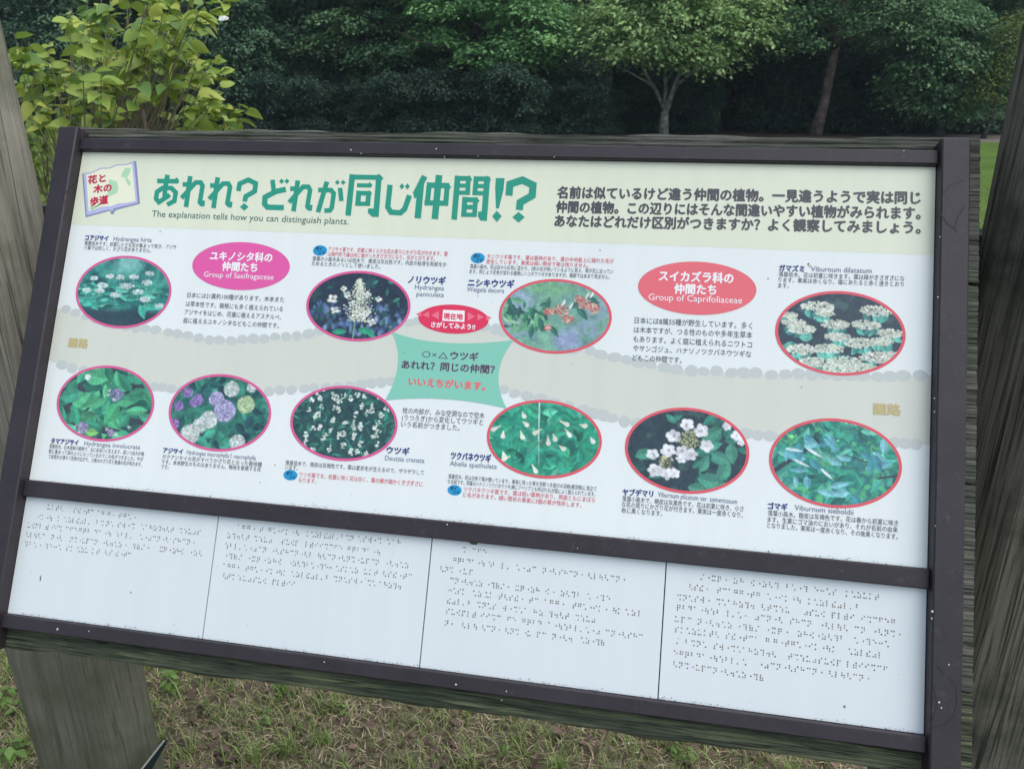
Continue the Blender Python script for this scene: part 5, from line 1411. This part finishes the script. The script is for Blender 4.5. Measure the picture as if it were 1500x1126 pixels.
for s_ in stems:
    b0 = base + np.array([r.uniform(-.1, .1), r.uniform(-.1, .1), 0]); b0[2] = -.02
    mb.tube([b0, (b0 + s_) / 2 + r.normal(0, .03, 3), s_], [.010, .007, .005], 6)
NT = 225
for k in range(NT):
    tp = tip_point()
    s_ = stems[int(np.argmin([np.linalg.norm((q - tp)[:2]) + r.random() * .15 for q in stems]))]
    mid = s_ * .5 + tp * .5 + np.array([0, 0, -.05 + r.normal(0, .05)])
    start = s_ + (tp - s_) * r.uniform(0, .25) * np.array([.6, .6, 1])
    mb.tube([start, mid, tp], [.0026, .0022, .0013], 4, False)
    dr = tp - mid; dr /= np.linalg.norm(dr)
    for j in range(r.integers(4, 8)):
        a = r.uniform(0, 2 * math.pi)
        ld = np.array([math.cos(a), math.sin(a), r.uniform(-.85, .3)]) + dr * .35; ld /= np.linalg.norm(ld)
        back = r.uniform(0, .09)
        leafs.append((tp - dr * back, ld, r.uniform(.036, .072)))
obj('branches', mb.v, mb.f, mat('shrub_twig', (0.17, 0.16, 0.10), .8), shrub, smooth=True)
def leaf_matrix(p, d, s_):
    y = Vector(d).normalized(); up = Vector((r.normal(0, .6), r.normal(0, .5) - .55, 1)); x = y.cross(up).normalized(); z = x.cross(y)
    Mx = Matrix((x, y, z)).transposed().to_4x4(); Mx = Matrix.Translation(Vector(p - base)) @ Mx @ Matrix.Diagonal((s_, s_, s_, 1))
    return Mx
def seen(p):
    c = AX.T @ (p - np.array([0, 0, CAM_H])); x, y = CX + F * c[0] / -c[2], CY - F * c[1] / -c[2]
    return 0 < x < 400 and 0 < y < 190
order = sorted(range(len(leafs)), key=lambda i: (not seen(leafs[i][0]), np.linalg.norm(leafs[i][0]) / leafs[i][2]))
rest_v, rest_f, rest_m = [], [], []
for rank, i in enumerate(order):
    p, d, s_ = leafs[i]; Mx = leaf_matrix(p, d, s_); mi = int(r.choice(4, p=(.34, .34, .16, .16)))
    if rank < 300:
        o = bpy.data.objects.new('leaf', blade_meshes[mi]); COL.objects.link(o); o.parent = shrub; o.matrix_local = Mx
    else:
        q = np.array([tuple(Mx @ Vector(v)) for v in BV]); rest_f.append(BF + len(rest_v) * len(BV)); rest_v.append(q); rest_m += [mi] * len(BF)
me = mesh_from('foliage', np.concatenate(rest_v), np.concatenate(rest_f), None, True)
for mm in M_blades: me.materials.append(mm)
me.polygons.foreach_set('material_index', np.array(rest_m, np.int32))
o = bpy.data.objects.new('foliage', me); COL.objects.link(o); o.parent = shrub; o['kind'] = 'stuff'
# the one white flower
fp = at(327, 27, YS - .1); mb = MB()
for k in range(5):
    a = k * 1.257; d = np.array([math.cos(a), .3 * math.sin(a), .35 * math.sin(a)]) * .022; s2 = np.cross(d, [0, -1, .3]); s2 = s2 / np.linalg.norm(s2) * .008
    mb.add([fp, fp + d * .5 + s2, fp + d, fp + d * .5 - s2], [(0, 1, 2, 3)])
obj('flower', mb.v, mb.f, mat('white_petal', (.75, .76, .72), .6), shrub)
# garden stake
g = at(209, 165, 2.55); mb = MB(); mb.tube([(g[0] + .002, 2.55, -.1), (g[0], 2.55, 1.46)], [.0075, .007], 8)
st = thing('garden_stake', 'thin brown stake standing upright in the leafy shrub', 'stake', (g[0], 2.55, 0)); obj('stake_rod', mb.v, mb.f, mat('brown_stake', (.10, .07, .055), .7), st, smooth=True)

# ------------------------------------------------------------------ grass, straw and fallen leaves
def blades(n_, xr, yr, h0, h1, w0, lean, seed, dens=None):
    r = np.random.default_rng(seed)
    x = r.uniform(*xr, n_); y = yr[0] + (yr[1] - yr[0]) * r.random(n_) ** 1.0
    if dens is not None:
        keep = np.array([mnoise.noise(Vector((a * 5.0, b * 5.0, 3))) > r.uniform(-.75, .25) for a, b in zip(x, y)]); x, y = x[keep], y[keep]
    n_ = len(x); z = np.array([gh(a, b) for a, b in zip(x, y)])
    a = r.uniform(0, 2 * math.pi, n_); h = r.uniform(h0, h1, n_); ln = h * r.uniform(lean * .3, lean, n_)
    d = np.stack([np.cos(a), np.sin(a), np.zeros(n_)], 1); s2 = np.stack([-np.sin(a), np.cos(a), np.zeros(n_)], 1) * (w0 * r.uniform(.6, 1.3, n_))[:, None]
    b0 = np.stack([x, y, z - .004], 1); m1 = b0 + d * (ln * .35)[:, None] + np.array([0, 0, 1]) * (h * .6)[:, None]; t = b0 + d * ln[:, None] + np.array([0, 0, 1]) * (h * np.clip(1.05 - .25 * ln / h, .3, 1))[:, None]
    v = np.stack([b0 - s2 / 2, b0 + s2 / 2, m1 - s2 * .4, m1 + s2 * .4, t], 1).reshape(-1, 3)
    i = np.arange(n_) * 5
    f = np.concatenate([np.stack([i, i + 1, i + 3], 1), np.stack([i, i + 3, i + 2], 1), np.stack([i + 2, i + 3, i + 4], 1)])
    tn = np.repeat(np.clip(r.random(n_), 0, 1), 5)
    return v, f, tn
G_green = leaf_mat('grass_blade', (0.11, 0.18, 0.04), (0.30, 0.38, 0.12), .3)
G_straw = leaf_mat('dry_straw', (0.30, 0.23, 0.13), (0.68, 0.57, 0.36), .15)
G_dead = leaf_mat('dead_leaf', (0.06, 0.038, 0.030), (0.22, 0.135, 0.10), .1)
def stuff(name, parts, m):
    v = np.concatenate([p[0] for p in parts]); off = np.cumsum([0] + [len(p[0]) for p in parts[:-1]])
    f = np.concatenate([p[1] + o_ for p, o_ in zip(parts, off)]); t = np.concatenate([p[2] for p in parts])
    o = bpy.data.objects.new(name, soup_mesh(name, v, f, t, m)); COL.objects.link(o); o['kind'] = 'stuff'
    return o
def tufts(n_, xr, yr, seed):
    r = np.random.default_rng(seed); V_, F_, T_ = [], [], []
    for k in range(n_):
        x, y = r.uniform(*xr), r.uniform(*yr); sp_ = r.uniform(.008, .03)
        v, f, t = blades(int(r.integers(14, 34)), (x - sp_, x + sp_), (y - sp_, y + sp_), .025, r.uniform(.04, .085), .0032, 1.0, seed + k)
        F_.append(f + sum(len(q) for q in V_)); V_.append(v); T_.append(t)
    return np.concatenate(V_), np.concatenate(F_), np.concatenate(T_)
stuff('grass', [tufts(620, (-2.2, 1.6), (1.2, 3.2), 900), blades(80000, (-2.2, 1.6), (1.15, 3.2), .012, .042, .0022, 1.3, 1, 1), blades(2600, (-2.2, 1.6), (1.15, 3.2), .05, .085, .004, 1.0, 2, 1),
                blades(20000, (-2.6, 2.0), (-.6, 1.15), .012, .042, .0026, 1.3, 21, 1), blades(26000, (-4, 4.5), (3.2, 7), .015, .045, .004, 1.0, 3), blades(22000, (-1, 8), (7, 16), .02, .045, .009, 1.0, 4)], G_green)
stuff('dry_grass', [blades(16000, (-2.6, 2.0), (-.6, 1.15), .006, .026, .0018, 3.0, 25), blades(42000, (-2.2, 1.6), (1.15, 3.2), .006, .026, .0016, 3.0, 5), blades(11000, (-2.2, 1.6), (1.15, 3.2), .004, .014, .0026, 7.0, 6), blades(5000, (-2.2, 1.6), (1.15, 3.2), .006, .02, .0022, 5.0, 16)], G_straw)
r = np.random.default_rng(15); n_ = 3600
c = np.stack([r.uniform(-2.2, 1.6, n_), r.uniform(1.15, 3.2, n_), r.uniform(.003, .016, n_)], 1)
nr = np.stack([r.normal(0, .4, n_), r.normal(0, .4, n_), np.ones(n_)], 1); nr /= np.linalg.norm(nr, axis=1)[:, None]
dr = rand_unit(r, n_); dr -= nr * (dr * nr).sum(1)[:, None]; dr /= np.linalg.norm(dr, axis=1)[:, None]
stuff('leaf_litter', [leaf_soup(c, nr, dr, r.uniform(.010, .034, n_), r.random(n_), .75)], G_dead)
# broad-leaved weeds near the sign's foot
wm = MB(); wt = []
rr_ = random.Random(3)
wc = [at(x, y, 2)[:2] for x, y in ()]
def gpt(x, y):
    r_ = ray(x, y); return r_ * (-CAM_H / r_[2]) + np.array([0, 0, CAM_H])
wv_, wf_, wt_ = [], [], []
r = np.random.default_rng(44)
cs, ns, ds, ss, ts = [], [], [], [], []
for (x, y, s_) in ((412, 1015, .03), (500, 1050, .02), (545, 1025, .018), (1005, 1118, .03), (985, 1105, .026), (245, 1000, .035), (250, 1010, .04), (12, 1030, .05), (30, 1050, .045), (20, 1110, .05), (390, 1060, .028), (1060, 1090, .022), (260, 985, .03), (740, 1110, .02), (480, 1090, .022)):
    g = gpt(x, y)
    s_ *= .62
    for k in range(13):
        a = r.uniform(0, 6.28); cs.append(g + np.array([math.cos(a) * s_ * .7, math.sin(a) * s_ * .7, .012 + r.random() * .03])); n1_ = np.array([math.cos(a) * .4, math.sin(a) * .4, 1.0]); ns.append(n1_ / np.linalg.norm(n1_))
        d_ = np.array([math.cos(a), math.sin(a), -.3]); d_ -= ns[-1] * (d_ @ ns[-1]); ds.append(d_ / np.linalg.norm(d_)); ss.append(s_ * r.uniform(.7, 1.3)); ts.append(r.random())
stuff('low_weeds', [leaf_soup(np.array(cs), np.array(ns), np.array(ds), np.array(ss), np.array(ts), .6)], leaf_mat('weed_leaf', (0.09, 0.17, 0.03), (0.17, 0.28, 0.07), .3))
